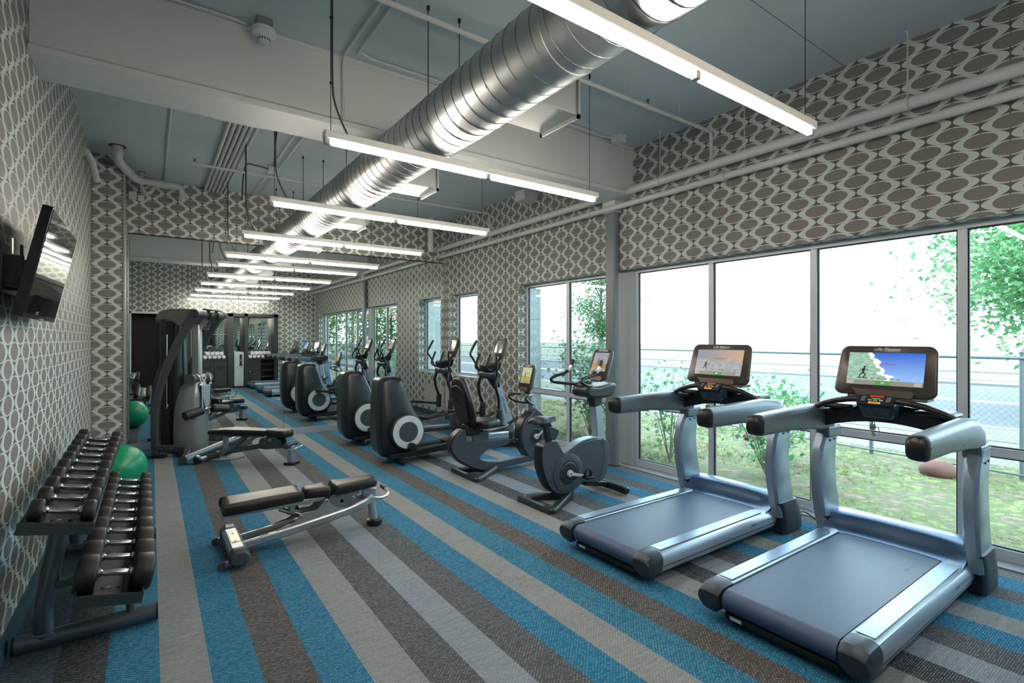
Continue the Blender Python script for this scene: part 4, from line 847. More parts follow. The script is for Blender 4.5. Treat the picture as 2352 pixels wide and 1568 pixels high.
# mast, handlebars, console
c('mast',MB().rect([(4.04,yc,.54),(4.025,yc,.75),(3.99,yc,.97)],[.075,.062,.055],[.045,.042,.04],up=(1,0,0),ch=.35),SILP,ang=30)
c('mast_joint',MB().rect([(3.99,yc,.95),(3.97,yc,1.08)],[.062,.09],[.048,.055],up=(1,0,0),ch=.3),DKG,bev=.01)
c('accessory_tray',MB().prism(sm2([(3.74,1.11),(3.80,1.06),(3.95,1.045),(4.12,1.06),(4.18,1.13),(4.17,1.20),(3.90,1.17),(3.78,1.19)],3),yc-.125,yc+.125),M_('tray_black_grey','#20262b',.35),bev=.03,seg=3)
c('control_pod',MB().prism(sm2([(3.75,1.17),(3.80,1.23),(3.86,1.22),(3.88,1.16),(3.80,1.13)],3),yc-.07,yc+.07),BLACK,bev=.02)
for s in (-1,1):
    H=smoothpts([(3.86,yc+s*.04,1.195),(3.80,yc+s*.13,1.19),(3.70,yc+s*.22,1.20),(3.60,yc+s*.25,1.215),(3.555,yc+s*.24,1.25),(3.62,yc+s*.225,1.285),(3.74,yc+s*.22,1.31),(3.82,yc+s*.22,1.37),(3.86,yc+s*.22,1.455)],5)
    h=c('handlebar',MB().tube(H,.0165,12),BLACK); c('grip',MB().tube(H[-9:],.0195,12),BLK2 if s>0 else BLACK,h)
    c('pulse_sensor',MB().tube(H[-9:-4],.0205,12),CHR,h)
console(t,3.985,1.235,4.115,1.57,yc,.285,'run',.055)
# ---------------- recumbent bike ----------------
yc=5.42
t=thing('recumbent_bike','recumbent exercise bike with a high padded backrest between the upright bike and ellipticals','exercise bike',(3.7,yc,0)); c=lambda n,m,mt,p=None,**k: child(n,m,mt,p or t,**k)
body=sm2([(3.12,.57),(3.06,.575),(2.98,.52),(2.925,.42),(2.945,.32),(3.05,.21),(3.2,.12),(3.35,.06),(3.49,.035),(3.7,.045),(4.16,.07),(4.15,.14),(3.9,.135),(3.65,.125),(3.49,.14),(3.36,.175),(3.32,.22),(3.38,.27),(3.46,.31),(3.56,.325),(3.71,.325),(3.77,.37),(3.76,.405),(3.45,.415),(3.18,.43),(3.13,.46)],4)
c('lower_shroud',MB().prism(body,yc-.065,yc+.065),BIKE,bev=.02,seg=3,ang=60)
c('rear_edge_guard',MB().rect([(x,yc,z) for x,z in sm2([(3.06,.58),(2.975,.52),(2.92,.42),(2.94,.32),(3.045,.205),(3.2,.113),(3.35,.052)],4,False)],.010,.05,up=(1,0,.3)),M_('guard_brown_black','#2a2521',.35))
c('inner_edge',MB().rect([(x,yc,z) for x,z in sm2([(3.33,.20),(3.40,.165),(3.5,.145),(3.65,.128),(3.9,.138),(4.13,.143)],4,False)],.005,.05,up=(0,0,1)),SILP)
fp=sm2([(4.20,.76),(4.13,.70),(4.04,.64),(3.98,.55),(3.95,.42),(3.97,.30),(4.04,.17),(4.14,.08),(4.25,.05),(4.34,.09),(4.46,.22),(4.58,.35),(4.60,.43),(4.52,.47),(4.45,.53),(4.38,.62),(4.28,.70)],4)
c('front_housing',MB().prism(fp,yc-.075,yc+.075),BIKE,bev=.02,seg=3,ang=60)
c('housing_edge',MB().rect([(x,yc,z) for x,z in sm2([(4.13,.71),(4.03,.645),(3.965,.55),(3.935,.42),(3.955,.30),(4.03,.165),(4.12,.07)],4,False)],.010,.06,up=(1,0,0)),BLACK)
crankset(t,4.18,.39,yc,.080,R(40),rv=.105)
abase(3.135,yc,3.60,.30)
c('base_neck',MB().box(3.40,3.62,yc-.04,yc+.04,.04,.09),M_('base_dark_grey','#2b333a'),bev=.01)
c('seat_rail',MB().rect([(3.10,yc,.47),(3.78,yc,.445)],.045,.035,ch=.3),SIL,bev=.006)
c('seat_rail_cover',MB().rect([(3.78,yc,.445),(3.84,yc,.44)],.05,.04,ch=.4),BLACK)
c('seat_carriage',MB().prism([(3.20,.56),(3.46,.53),(3.46,.39),(3.24,.40)],yc-.055,yc+.055),M_('carriage_grey','#4e5a66',.35,.3),bev=.015)
c('seat_bracket',MB().box(3.13,3.33,yc-.07,yc+.07,.50,.64),BLACK,bev=.02,seg=3)
sp=padmesh(sm2([(3.28,yc-.20),(3.24,yc),(3.28,yc+.20),(3.42,yc+.21),(3.56,yc+.15),(3.60,yc),(3.56,yc-.15),(3.42,yc-.21)],4),.60,.68); c('seat_cushion',sp,PAD,ang=60)
c('seat_pan',MB().prism(sm2([(3.26,yc-.17),(3.26,yc+.17),(3.5,yc+.17),(3.58,yc),(3.5,yc-.17)],3),.57,.605,'z'),BLACK,bev=.01)
bp=padmesh(sm2([(-.30,-.13),(-.32,0),(-.30,.13),(-.18,.20),(0,.21),(.16,.17),(.27,.11),(.30,0),(.27,-.11),(.16,-.17),(0,-.21),(-.18,-.20)],4),-.05,.035,.03)
# bring the flat pad upright: pad x-> height, pad z-> thickness (front faces +x)
ca,sa=math.cos(R(14)),math.sin(R(14))
def up_(v): h,w,d=v.x,v.y,v.z; d=d-.25*w*w*4*.2; return Vector((3.13+d*ca-h*sa,yc+w,.93+h*ca+d*sa))
c('backrest',xf(bp,up_),PAD,ang=60)
bk=MB(); bk.prism(sm2([(-.24,-.13),(-.24,.13),(.1,.14),(.2,.07),(.2,-.07),(.1,-.14)],3),-.075,-.048,'z'); c('backrest_shell',xf(bk,up_),BLACK,bev=.008)
c('backrest_ring',xf(MB().tube([(.02+.07*math.cos(a),.05*math.sin(a),-.078) for a in [2*PI*k/20 for k in range(20)]],.006,6,closed=True),up_),DKG)
for s in (-1,1):
    c('backrest_strut',MB().tube(smoothpts([(3.22,yc+s*.05,.57),(3.19,yc+s*.055,.66),(3.12,yc+s*.06,.80)],4),.012,8),CHR)
    h=c('side_handle',MB().tube(smoothpts([(3.25,yc+s*.10,.585),(3.34,yc+s*.22,.58),(3.50,yc+s*.27,.60),(3.66,yc+s*.27,.66),(3.74,yc+s*.27,.70)],5),.013,10),CHR); c('grip',MB().tube([(3.60,yc+s*.27,.635),(3.745,yc+s*.27,.702)],.020,12),BLACK,h)
c('level_lever',MB().ball((3.85,yc-.09,.38),.03,.02,.02),BLACK)
c('mast',MB().rect([(4.22,yc,.72),(4.17,yc,.86),(4.12,yc,.99)],[.04,.03,.026],[.035,.028,.024],up=(1,0,0),ch=.3),SILP)
c('console_knuckle',MB().box(4.07,4.13,yc-.035,yc+.035,.955,1.03),BLACK,bev=.012)
for s in (-1,1):
    c('handlebar',MB().tube(smoothpts([(4.16,yc,.835),(4.12,yc+s*.10,.825),(4.0,yc+s*.18,.86),(3.93,yc+s*.19,.92),(3.99,yc+s*.17,.945),(4.08,yc+s*.12,.94)],6),.0155,12),BLACK)
console(t,4.035,1.00,4.125,1.345,yc,.265,'field',.055)
# ---------------- elliptical cross-trainers ----------------
def elliptical(yc,kind,label):
    t=thing('elliptical_trainer',label,'elliptical trainer',(3.5,yc,0),'elliptical trainers'); c=lambda n,m,mt,p=None,**k: child(n,m,mt,p or t,**k)
    # shroud tower lofted upward: wide rounded slab that tapers to the front
    R_=[]
    for z,x0,x1,w in ((.10,2.54,2.90,.12),(.16,2.49,3.02,.165),(.30,2.465,3.10,.185),(.45,2.455,3.12,.19),(.62,2.455,3.04,.185),(.72,2.46,2.97,.175),(.90,2.468,2.905,.15),(1.02,2.48,2.855,.137),(1.09,2.49,2.82,.125),(1.135,2.505,2.78,.11),(1.15,2.54,2.74,.08)):
        xm=(x0+x1)/2; hx=(x1-x0)/2; R_.append([(xm+hx*math.copysign(abs(math.cos(a))**.55,math.cos(a)),yc+w*math.copysign(abs(math.sin(a))**.55,math.sin(a)),z) for a in [2*PI*k/32 for k in range(32)]])
    c('shroud',MB().loft(R_),SHR,ang=60)
    c('rear_spine',MB().prism(sm2([(2.50,.15),(2.44,.26),(2.425,.5),(2.43,.8),(2.45,1.05),(2.475,1.145),(2.54,1.172),(2.62,1.172),(2.62,1.13),(2.54,1.10),(2.50,.9),(2.50,.4),(2.54,.2)],3),yc-.115,yc+.115),M_('spine_black','#23282c',.3),bev=.012,seg=3)
    c('top_cap_band',MB().prism(sm2([(2.60,1.16),(2.68,1.174),(2.76,1.155),(2.80,1.125),(2.76,1.125),(2.68,1.14),(2.60,1.13)],3),yc-.105,yc+.105),BLACK,bev=.01)
    for s in (-1,1):
        y=yc+s*.17; L=lambda p:[(r,yc+s*o) for r,o in p][::s]
        c('drive_housing',MB().lathe(L([(.24,.10),(.245,.25),(.235,.29),(.20,.30),(.02,.30)]),(2.80,0,.445),'y',48),M_('drive_black','#1a1f25',.35))
        w=c('drive_wheel_ring',MB().lathe(L([(.140,.296),(.212,.296),(.218,.302),(.216,.310),(.140,.312),(.136,.308)]),(2.80,0,.445),'y',56),RINGW)
        c('drive_wheel_disc',MB().lathe(L([(.134,.296),(.134,.309),(.02,.311)]),(2.80,0,.445),'y',48),M_('disc_slate','#3a454e',.45))
        # crank, pedal beam with its foot platform, swing arm
        ph=0 if s<0 else PI
        cx,cz=2.80+.10*math.cos(R(-75)+ph),.445+.20*math.sin(R(-75)+ph); y1=yc+s*.345
        c('crank_roller',MB().lathe([(r,yc+s*o) for r,o in ((.01,.31),(.05,.315),(.055,.33),(.055,.41),(.045,.43),(.01,.435))][::s],(cx,0,cz),'y',20),BLACK)
        mx,mz=(3.36,.30) if s<0 else (3.42,.52); fx,fz=(4.25,.46) if s<0 else (4.34,.50)
        pb=[(cx,y1,cz),(3.15,y1,cz+(mz-cz)*.55-.01),(mx-.05,y1,mz-.03),(mx+.1,y1,mz),(3.75,y1,mz+.05),(fx,y1-s*.03,fz)]
        c('pedal_beam',MB().tube(smoothpts(pb,4),.023,10),BLACK)
        pl=MB().loft([[(mx-.10,y1-.075,mz+.0),(mx-.10,y1+.075,mz+.0),(mx-.06,y1+.085,mz-.035),(mx-.06,y1-.085,mz-.035)],[(mx+.24,y1-.085,mz+.04),(mx+.24,y1+.085,mz+.04),(mx+.24,y1+.085,mz+.005),(mx+.24,y1-.085,mz+.005)],[(mx+.30,y1-.07,mz+.10),(mx+.30,y1+.07,mz+.10),(mx+.31,y1+.07,mz+.05),(mx+.31,y1-.07,mz+.05)]])
        c('foot_pedal',pl,BLK2,bev=.012)
        bt=(fx,y1-s*.03,fz)
        sw=[bt,(fx+.01,yc+s*.30,fz+.13),(4.27,yc+s*.27,.80),(4.235,yc+s*.25,.95),(4.27,yc+s*.235,1.10)]
        c('swing_arm',MB().tube(smoothpts(sw,5),.024,12),M_('arm_gloss_black','#14181d',.15))
        c('arm_sleeve',MB().rect([(fx,yc+s*.31,fz-.07),(fx+.01,yc+s*.305,fz+.17)],.045,.032,up=(1,0,0),ch=.4),BLACK,bev=.008)
        hp=[(4.27,yc+s*.235,1.12),(4.18,yc+s*.25,1.30),(4.14,yc+s*.27,1.38),(4.10,yc+s*.275,1.45),(4.15,yc+s*.27,1.56),(4.21,yc+s*.265,1.66)] if s>0 else [(4.27,yc+s*.235,1.12),(4.26,yc+s*.24,1.28),(4.245,yc+s*.25,1.42),(4.27,yc+s*.255,1.52),(4.30,yc+s*.26,1.66)]
        HP=smoothpts(hp,6); h=c('moving_handlebar',MB().tube(HP,.0165,12),BLACK); c('grip',MB().tube(HP[-10:],.0205,12),BLK2 if s>0 else M_('grip_grey','#6c7880',.3,.5),h)
        H2=smoothpts([(4.25,yc+s*.10,1.22),(4.17,yc+s*.16,1.21),(4.13,yc+s*.17,1.26),(4.15,yc+s*.16,1.34),(4.20,yc+s*.155,1.46)],6); h=c('fixed_handlebar',MB().tube(H2,.014,10),BLACK); c('grip',MB().tube(H2[-11:],.018,10),BLK2,h)
        c('front_foot',MB().ball((4.66,yc+s*.22,.02),.04,.04,.02),BLACK)
        c('base_rail',MB().rect([(2.95,yc+s*.10,.13),(4.45,yc+s*.10,.10)],.035,.03,ch=.2),SILP if s>0 else DKG,bev=.004)
    c('base_beam',MB().rect([(2.6,yc,.11),(3.1,yc,.13),(3.55,yc,.165)],[.03,.045,.04],.19,ch=.15),BLACK,bev=.006)
    c('rear_stabiliser',MB().tube([(2.74,yc-.30,.035),(2.74,yc-.28,.04),(2.74,yc,.055),(2.74,yc+.28,.04),(2.74,yc+.30,.035)],[.022,.034,.036,.034,.022],14).box(2.68,2.80,yc-.1,yc+.1,.04,.11),BLACK)
    c('front_stabiliser',MB().rect([(4.66,yc-.28,.05),(4.66,yc+.28,.05)],.03,.05,ch=.4),BLACK,bev=.008)
    u=c('mast',MB().loft([[(x-h,yc-w*.6,z),(x-h+.02,yc-w,z),(x+h,yc-w,z),(x+h+.01,yc,z),(x+h,yc+w,z),(x-h+.02,yc+w,z),(x-h,yc+w*.6,z)] for x,z,h,w in ((4.60,.10,.11,.075),(4.61,.30,.105,.075),(4.55,.55,.075,.065),(4.47,.80,.055,.052),(4.41,1.0,.045,.045))]),SILP,ang=35)
    c('mast_foot',MB().loft([[(4.60+h*math.copysign(abs(math.cos(a))**.6,math.cos(a)),yc+w*math.copysign(abs(math.sin(a))**.6,math.sin(a)),z) for a in [2*PI*k/24 for k in range(24)]] for z,h,w in ((.03,.13,.12),(.12,.15,.13),(.26,.13,.11),(.34,.115,.085))]),DKG,ang=50)
    ang=math.atan2(.45,-.13); M=frame((4.553,yc-.0665,.60),Vector((-.29,0,.95)).normalized(),Vector((-.95,0,-.29)).normalized(),(0,-1,0)); M=frame((4.515,yc-.0668,.66),Vector((.29,.0,-.95)).normalized(),Vector((.95,0,.29)).normalized(),(0,-1,0))
    text('mast_lettering','Life Fitness',.056,M,LOGOD,u,shear=.3,xs=1.1)
    c('mast_neck',MB().rect([(4.42,yc,.93),(4.36,yc,1.05),(4.33,yc,1.12)],[.055,.07,.08],[.055,.06,.07],up=(1,0,0),ch=.4),M_('neck_gloss','#20262b',.18),bev=.01)
    c('pivot_housing',MB().lathe([(.01,yc-.235),(.05,yc-.232),(.07,yc-.21),(.075,yc-.17),(.066,yc-.12),(.072,yc-.05),(.072,yc+.05),(.066,yc+.12),(.075,yc+.17),(.07,yc+.21),(.05,yc+.232),(.01,yc+.235)],(4.28,0,1.135),'y',28),M_('pivot_slate','#2f3a42',.3))
    c('bottle_tray',MB().loft([[(4.18,yc-.10,1.19),(4.18,yc+.10,1.19),(4.40,yc+.10,1.19),(4.40,yc-.10,1.19)],[(4.17,yc-.14,1.285),(4.17,yc+.14,1.285),(4.44,yc+.14,1.33),(4.44,yc-.14,1.33)]]),BLACK,bev=.02,seg=3)
    c('console_neck',MB().rect([(4.36,yc,1.28),(4.43,yc,1.40)],.035,.06,up=(1,0,0)),BLACK,bev=.01)
    console(t,4.395,1.375,4.52,1.705,yc,.285,kind,.06)
    return t
elliptical(6.63,'off','nearer elliptical cross-trainer with a dark tower, its light wheel ring fully visible')
elliptical(8.15,'off','farther elliptical cross-trainer, next to the end mirror')
# ---------------- adjustable bench in the foreground ----------------
yc=4.50
t=thing('adjustable_bench','adjustable weight bench with three black pads lying flat on the carpet in the foreground','weight bench',(1.1,yc,0)); c=lambda n,m,mt,p=None,**k: child(n,m,mt,p or t,**k)
def pad(pts,z0,z1,tilt,x0):
    m=padmesh(pts,0,z1-z0,.022); return xf(m,lambda v:Vector((v.x,v.y,z0+v.z+(v.x-x0)*tilt)))
def box2(x0,x1,w0,w1,r): return sm2([(x0+r,yc-w0),(x0,yc-w0+r),(x0,yc+w0-r),(x0+r,yc+w0),(x1-r,yc+w1),(x1,yc+w1-r),(x1,yc-w1+r),(x1-r,yc-w1)],3)
c('back_pad',pad(box2(.455,1.01,.135,.125,.03),.345,.432,.02,.455),PAD,ang=70)
c('middle_pad',pad(box2(1.04,1.25,.075,.10,.03),.352,.435,.0,1.04),PAD,ang=70)
c('seat_pad',pad(box2(1.28,1.66,.115,.075,.035),.352,.438,.02,1.28),PAD,ang=70)
c('back_pad_frame',MB().rect([(.46,yc-.05,.33),(1.20,yc-.05,.335)],.018,.02).rect([(.46,yc+.05,.33),(1.20,yc+.05,.335)],.018,.02).box(.44,.48,yc-.12,yc+.12,.30,.345),BENG,bev=.004)
for s in (-1,1):
    c('rail',MB().rect(smoothpts([(.58,yc+s*.085,.085),(1.0,yc+s*.085,.135),(1.40,yc+s*.085,.195),(1.54,yc+s*.08,.235),(1.615,yc+s*.03,.255)],4),.031,.020,ch=.5),BENG,ang=30)
    c('side_plate',MB().prism(sm2([(.80,.13),(.88,.17),(.95,.185),(1.00,.235),(1.04,.25),(1.12,.25),(1.17,.29),(1.195,.325),(1.225,.325),(1.245,.29),(1.30,.245),(1.38,.22),(1.36,.195),(1.1,.15),(.9,.12)],3),yc+s*.085-.004,yc+s*.085+.004),BENG)
    c('seat_plate',MB().prism(sm2([(1.22,.30),(1.26,.255),(1.34,.25),(1.44,.27),(1.47,.30),(1.50,.35),(1.30,.36)],3),yc+s*.065-.003,yc+s*.065+.003),M_('plate_grey','#6d767e',.35,.4))
    for x,z in ((1.005,.225),(1.21,.315),(1.435,.30),(1.60,.345)): 
        b=c('pivot_bolt',MB().lathe([(.003,yc+s*.088),(.014,yc+s*.088),(.019,yc+s*.092),(.019,yc+s*.098),(.010,yc+s*.101),(.003,yc+s*.101)][::s],(x,0,z),'y',20),STE); c('hex_socket',MB().cyl((x,yc+s*.1012,z),(x,yc+s*.1022,z),.006,n=6),BLACKM,b)
    m=MB(); y=yc+s*.0905
    for x in (.73,.86,1.02,1.20,1.33): c('weld_bead',MB().tube([(x-.03,yc+s*.089,.108+(x-.58)*.135),(x+.03,yc+s*.089,.118+(x-.58)*.135)],.0035,6),CHR)
    w=MB(); 
    for x,z in ((1.345,.275),(.98,.285)): w.add([(x-.018,yc+s*.0695,z),(x+.018,yc+s*.0695,z),(x,yc+s*.0695,z+.032)],[(0,1,2),(2,1,0)])
    c('warning_label',w,WARN)
c('adjust_cylinder',MB().cyl((.86,yc,.29),(.93,yc,.255),.019,n=16).cyl((.92,yc,.262),(1.02,yc,.215),.024,n=16),STE)
c('latch_plate',MB().box(.93,.99,yc-.05,yc+.05,.26,.32),BENG,bev=.005)
c('under_channel',MB().prism([(.62,.07),(.72,.10),(1.28,.19),(1.28,.15),(.72,.06)],yc-.07,yc+.07),M_('channel_dark','#43423f',.5,.3))
# rear transverse foot
c('rear_foot_bar',MB().rect([(.53,yc-.24,.085),(.53,yc+.24,.085)],.048,.06,up=(0,0,1),ch=.5),BENG,ang=30)
for s in (-1,1):
    c('rear_end_cap',MB().rect([(.53,yc+s*.235,.083),(.53,yc+s*.33,.083),(.53,yc+s*.345,.083)],[.056,.056,.046],[.068,.068,.058],up=(0,0,1),ch=.6),M_('cap_grey','#3a4046',.42),bev=.006)
    w=c('wheel_fork',MB().box(.44,.49,yc+s*.27-.02,yc+s*.27+.02,.025,.06),BENG,bev=.004)
    c('transport_wheel',MB().lathe([(.008,yc+s*.27-.014),(.03,yc+s*.27-.013),(.034,yc+s*.27),(.03,yc+s*.27+.013),(.008,yc+s*.27+.014)],(.432,0,.034),'y',20),M_('wheel_grey','#3f4548',.5),w)
p=c('step_plate',MB().box(.50,.565,yc-.11,yc+.11,.133,.137),M_('plate_brushed','#c9b79a',.3,.9),bev=.003)
for s in (-1,1): c('plate_screw',MB().cyl((.532,yc+s*.085,.136),(.532,yc+s*.085,.141),.010,n=12),STE,p)
c('front_post',MB().tube([(1.655,yc,.03),(1.615,yc,.285)],[.038,.033],18),BENG)
c('front_foot_pad',MB().lathe([(.055,.0),(.068,.006),(.068,.045),(.055,.055),(.03,.057)],(1.66,yc,0),n=28),BLACK)
c('top_bracket',MB().prism([(1.55,.27),(1.66,.27),(1.67,.33),(1.60,.36),(1.54,.33)],yc-.03,yc+.03),BENG,bev=.006)
h=c('carry_handle',MB().tube(smoothpts([(1.64,yc-.02,.25),(1.70,yc-.05,.245),(1.755,yc-.05,.255),(1.78,yc-.02,.275),(1.775,yc+.05,.295),(1.77,yc+.10,.30)],5),.012,12),CHR); c('handle_grip',MB().tube([(1.775,yc+.05,.295),(1.77,yc+.115,.303)],.018,12),BLACK,h)
# ---------------- dumbbell rack ----------------
RY0,RY1=3.25,5.66
t=thing('dumbbell_rack','two-tier grey steel dumbbell rack standing along the left wall','dumbbell rack',(-.30,4.45,0)); c=lambda n,m,mt,p=None,**k: child(n,m,mt,p or t,**k)
TL=R(-11)
for nm,cx,cz,mt in (('upper_tray',-.37,.776,DIR),('lower_tray',-.172,.378,DIR)):
    u=Vector((math.cos(TL),0,math.sin(TL))); w=Vector((-math.sin(TL),0,math.cos(TL))); o=Vector((cx,0,cz))
    def pt(a,b,y): v=o+u*a+w*b; return (v.x,y,v.z)
    def bar(a0,a1,b0,b1,y0,y1,m): 
        m.add([pt(a0,b0,y0),pt(a1,b0,y0),pt(a1,b0,y1),pt(a0,b0,y1),pt(a0,b1,y0),pt(a1,b1,y0),pt(a1,b1,y1),pt(a0,b1,y1)],[(0,3,2,1),(4,5,6,7),(0,1,5,4),(1,2,6,5),(2,3,7,6),(3,0,4,7)]); return m
    m=bar(-.135,.135,-.028,-.022,RY0,RY1,MB()); tr=c(nm,m,mt)
    c('tray_lip',bar(-.142,.142,-.030,.026,RY0-.006,RY0,MB()),TRAYF,tr); c('tray_lip',bar(-.142,.142,-.030,.026,RY1,RY1+.006,MB()),TRAYF,tr)
    c('tray_lip',bar(.135,.142,-.028,.022,RY0,RY1,MB()),TRAYF,tr); c('tray_lip',bar(-.142,-.135,-.028,.022,RY0,RY1,MB()),TRAYF,tr)
    m=MB()
    for a in (-.062,.062): bar(a-.006,a+.006,-.022,.012,RY0+.03,RY1-.03,m)
    c('saddle_rail',m,BLACK,tr)
    m=MB()
    for y in (3.45,3.98,4.50,5.02,5.5):
        for a in (-.035,.035): p=pt(a,-.021,y); m.cyl(p,(p[0]+w.x*.003,p[1],p[2]+w.z*.003),.007,n=8)
    c('rivet',m,BLACKM,tr)
    m=MB()
    for y in (3.46,3.98,4.50,5.02): p0=pt(-.008,-.0215,y); m.box(p0[0]-.008,p0[0]+.008,y-.006,y+.006,p0[2],p0[2]+.0025)
    c('weight_mark',m,WHP,tr)
for y in (3.72,5.22):
    c('foot_tube',MB().tube([(-.585,y,.055),(.025,y,.055)],.046,20),PEW)
    f=c('foot_end_cap',MB().cyl((-.60,y,.055),(-.585,y,.055),.049,n=20).cyl((.025,y,.055),(.035,y,.055),.048,n=20),BLACK)
    c('back_post',MB().tube(smoothpts([(-.47,y,.07),(-.475,y,.22),(-.44,y,.45),(-.385,y,.765)],6),.044,18),PEW)
    c('front_post',MB().tube([(-.09,y,.08),(-.10,y,.355)],.026,16),PEW)
    c('cross_strut',MB().rect([(-.45,y,.34),(-.24,y,.345)],.022,.022),PEW,bev=.004)
    c('weld',MB().lathe([(.044,.098),(.050,.094),(.050,.09),(.044,.088)],(-.471,y,0),n=20),STE)
def dumbbell(x,y,z,r,hl,lab,grp):
    """round rubber dumbbell lying across the tray; local axis x"""
    t=thing('dumbbell',lab,'dumbbell',(0,0,0),grp); 
    hw=.074
    g=child('handle',MB().lathe([(.012,-hw-.01),(.022,-hw),(.022,-hw+.012),(.0145,-hw+.02),(.017,-hw*.5),(.018,0),(.017,hw*.5),(.0145,hw-.02),(.022,hw-.012),(.022,hw),(.012,hw+.01)],(0,0,0),'x',18),CHR,t)
    for s in (-1,1):
        P=[(.015,0),(r*.86,0),(r*.96,.006),(r,.016),(r,hl-.016),(r*.96,hl-.006),(r*.84,hl),(r*.5,hl-.003),(.01,hl-.003)]
        P=[(a,s*(hw+b)) for a,b in P][::s]; h=child('head',MB().lathe(P,(0,0,0),'x',28),RUBH,t,ang=50)
        child('head_ring',MB().lathe([(r*.60,s*(hw+hl-.002)),(r*.66,s*(hw+hl+.0012)),(r*.78,s*(hw+hl+.0012)),(r*.82,s*(hw+hl-.001))][::s],(0,0,0),'x',24),M_('ring_dark_steel','#4a5158',.35,.6),h)
    t.location=(x,y,z); t.rotation_euler=(0,-TL,0); return t
nth=['nearest','second nearest','third nearest','fourth nearest','fifth nearest','fifth farthest','fourth farthest','third farthest','second farthest','farthest']
for i in range(10):
    y=3.335+i*.2425
    dumbbell(-.353,y,.835,.054+.0026*i,.052+.0022*i,nth[i]+' dumbbell on the upper tray of the rack','dumbbells on the upper tray')
    y=3.40+i*.2375
    dumbbell(-.152,y,.452,.094-.0022*i,.092-.002*i,nth[i]+' dumbbell on the lower tray of the rack','dumbbells on the lower tray')
# ---------------- exercise ball ----------------
m=MB().ball((-.28,7.12,.255),.255,n=48,m=28)
tag(obj('exercise_ball',m,GREEN,at=(-.28,7.12,.255)),'shiny green exercise ball on the floor between the rack and the cable machine','ball')
# ---------------- cable machine ----------------
O_=Vector((.186,9.17,0)); F_=Vector((.87,-.49,0)).normalized(); S_=Vector((-F_.y,F_.x,0)); GM=frame(O_,F_,S_,(0,0,1))
t=thing('cable_machine','tall grey cable exercise machine with curved frame standing at the mirror','cable machine',tuple(O_))
def g(n,m,mt,p=None,**k):
    m.v=[tuple(GM@Vector(v)) for v in m.v]; return child(n,m,mt,p or t,**k)
for s in (-.38,.38):
    f=g('curved_frame',MB().rect(smoothpts([(.062,s,.05),(.055,s,.35),(.058,s,.60),(.09,s,.86),(.165,s,1.14),(.26,s,1.40),(.36,s,1.62),(.47,s,1.83),(.56,s,1.98),(.60,s,2.05)],4),.05,.032,up=(1,0,0),ch=.45),GYMG,ang=35)
    g('rubber_foot',MB().box(-.03,.20,s-.05,s+.05,0,.035),BLACK,f,bev=.006)
    g('base_arm',MB().rect([(.06,s,.135),(.42,s,.13),(.50,s*1.08,.12),(.60,s*1.6,.10),(.68,s*2.2,.08)],.045,.035,ch=.4),GYMG,ang=35)
    for x in (.17,.30): g('bolt',MB().cyl((x,s-.037,.13),(x,s-.043,.13),.009,n=10),CHR,f)
    g('cowl',MB().prism(sm2([(.05,1.95),(.06,2.03),(.12,2.085),(.27,2.115),(.46,2.115),(.58,2.10),(.60,2.02),(.54,1.94),(.46,1.97),(.37,1.87),(.27,1.94),(.15,1.965)],3),s*.80-.045,s*.80+.045),M_('cowl_grey','#646764',.35,.4),bev=.008)
g('front_tube',MB().tube([(.68,-.86,.075),(.80,.86,.075)],.052,20),M_('tube_silver_grey','#7a858e',.3,.65))
for a_,b_ in (((.678,-.885,.075),(.681,-.855,.075)),((.80,.855,.075),(.803,.885,.075))): g('tube_end_cap',MB().tube([a_,b_],.056,20),M_('cap_slate','#3c464e',.4))
g('tread_plate',MB().box(.30,1.02,-.36,.55,.012,.03),BLK2,bev=.003)
m=MB()
for i in range(30): m.box(.32,1.0,-.33+i*.029,-.318+i*.029,.03,.036)
g('tread_rib',m,M_('rib_grey','#34332f',.6))
g('floor_plate',MB().prism([(.62,-.80),(1.25,-.62),(1.30,-.45),(.62,-.55)],.004,.010,'z'),M_('plate_edge','#3a3b3c',.6))
cb=g('crossbar',MB().tube([(.60,-.42,2.045),(.60,.42,2.045)],.056,24),M_('bar_dark_grey','#393f43',.35,.4))
g('crossbar_end',MB().cyl((.60,-.43,2.045),(.60,-.40,2.045),.064,n=24).cyl((.60,.40,2.045),(.60,.43,2.045),.064,n=24),DKG,cb)
g('lat_bar',MB().rect([(.66,-.28,2.115),(.66,.25,2.115)],.010,.016),BLACK,cb,bev=.003)
for s in (-.08,.16):
    h=g('hook',MB().tube(smoothpts([(.62,s,2.11),(.67,s,2.07),(.66,s,2.0),(.63,s,1.97)],4),.014,8),BLACK,cb); 
    g('hook_bolt',MB().ball((.668,s-.012,2.085),.017),CHR,cb)
g('rear_post',MB().rect([(-.02,0,.04),(-.02,0,1.97)],.045,.04,up=(1,0,0),ch=.2),M_('post_dark','#2e363a',.35,.3))
w=g('weight_tower',MB().box(.035,.15,-.10,.10,.05,1.95),M_('tower_black','#101214',.4),bev=.008)
m=MB()
for i in range(17): m.box(.03,.12,-.125,-.10,.09+i*.034,.09+i*.034+.029)
g('weight_plate',m,M_('plate_black','#222527',.45,.3),w,bev=.002)
g('guide_rod',MB().cyl((.075,-.115,.65),(.075,-.115,1.75),.010),CHR,w); g('stack_top',MB().ball((.085,-.12,.70),.016,.016,.026),CHR,w)
g('cable',MB().tube([(.085,-.12,.72),(.09,-.12,1.35),(.10,-.10,1.9)],.004,6),BLACK,w)
m=MB().loft([[(.20+.085*k_*math.cos(a),.0+.13*k_*math.sin(a),z) for a in [2*PI*k/24 for k in range(24)]] for z,k_ in ((.05,1.02),(.6,1.05),(1.2,1.0),(1.95,.85))]); g('stack_shroud',m,M_('shroud_slate','#2b343b',.25,.3),ang=60)
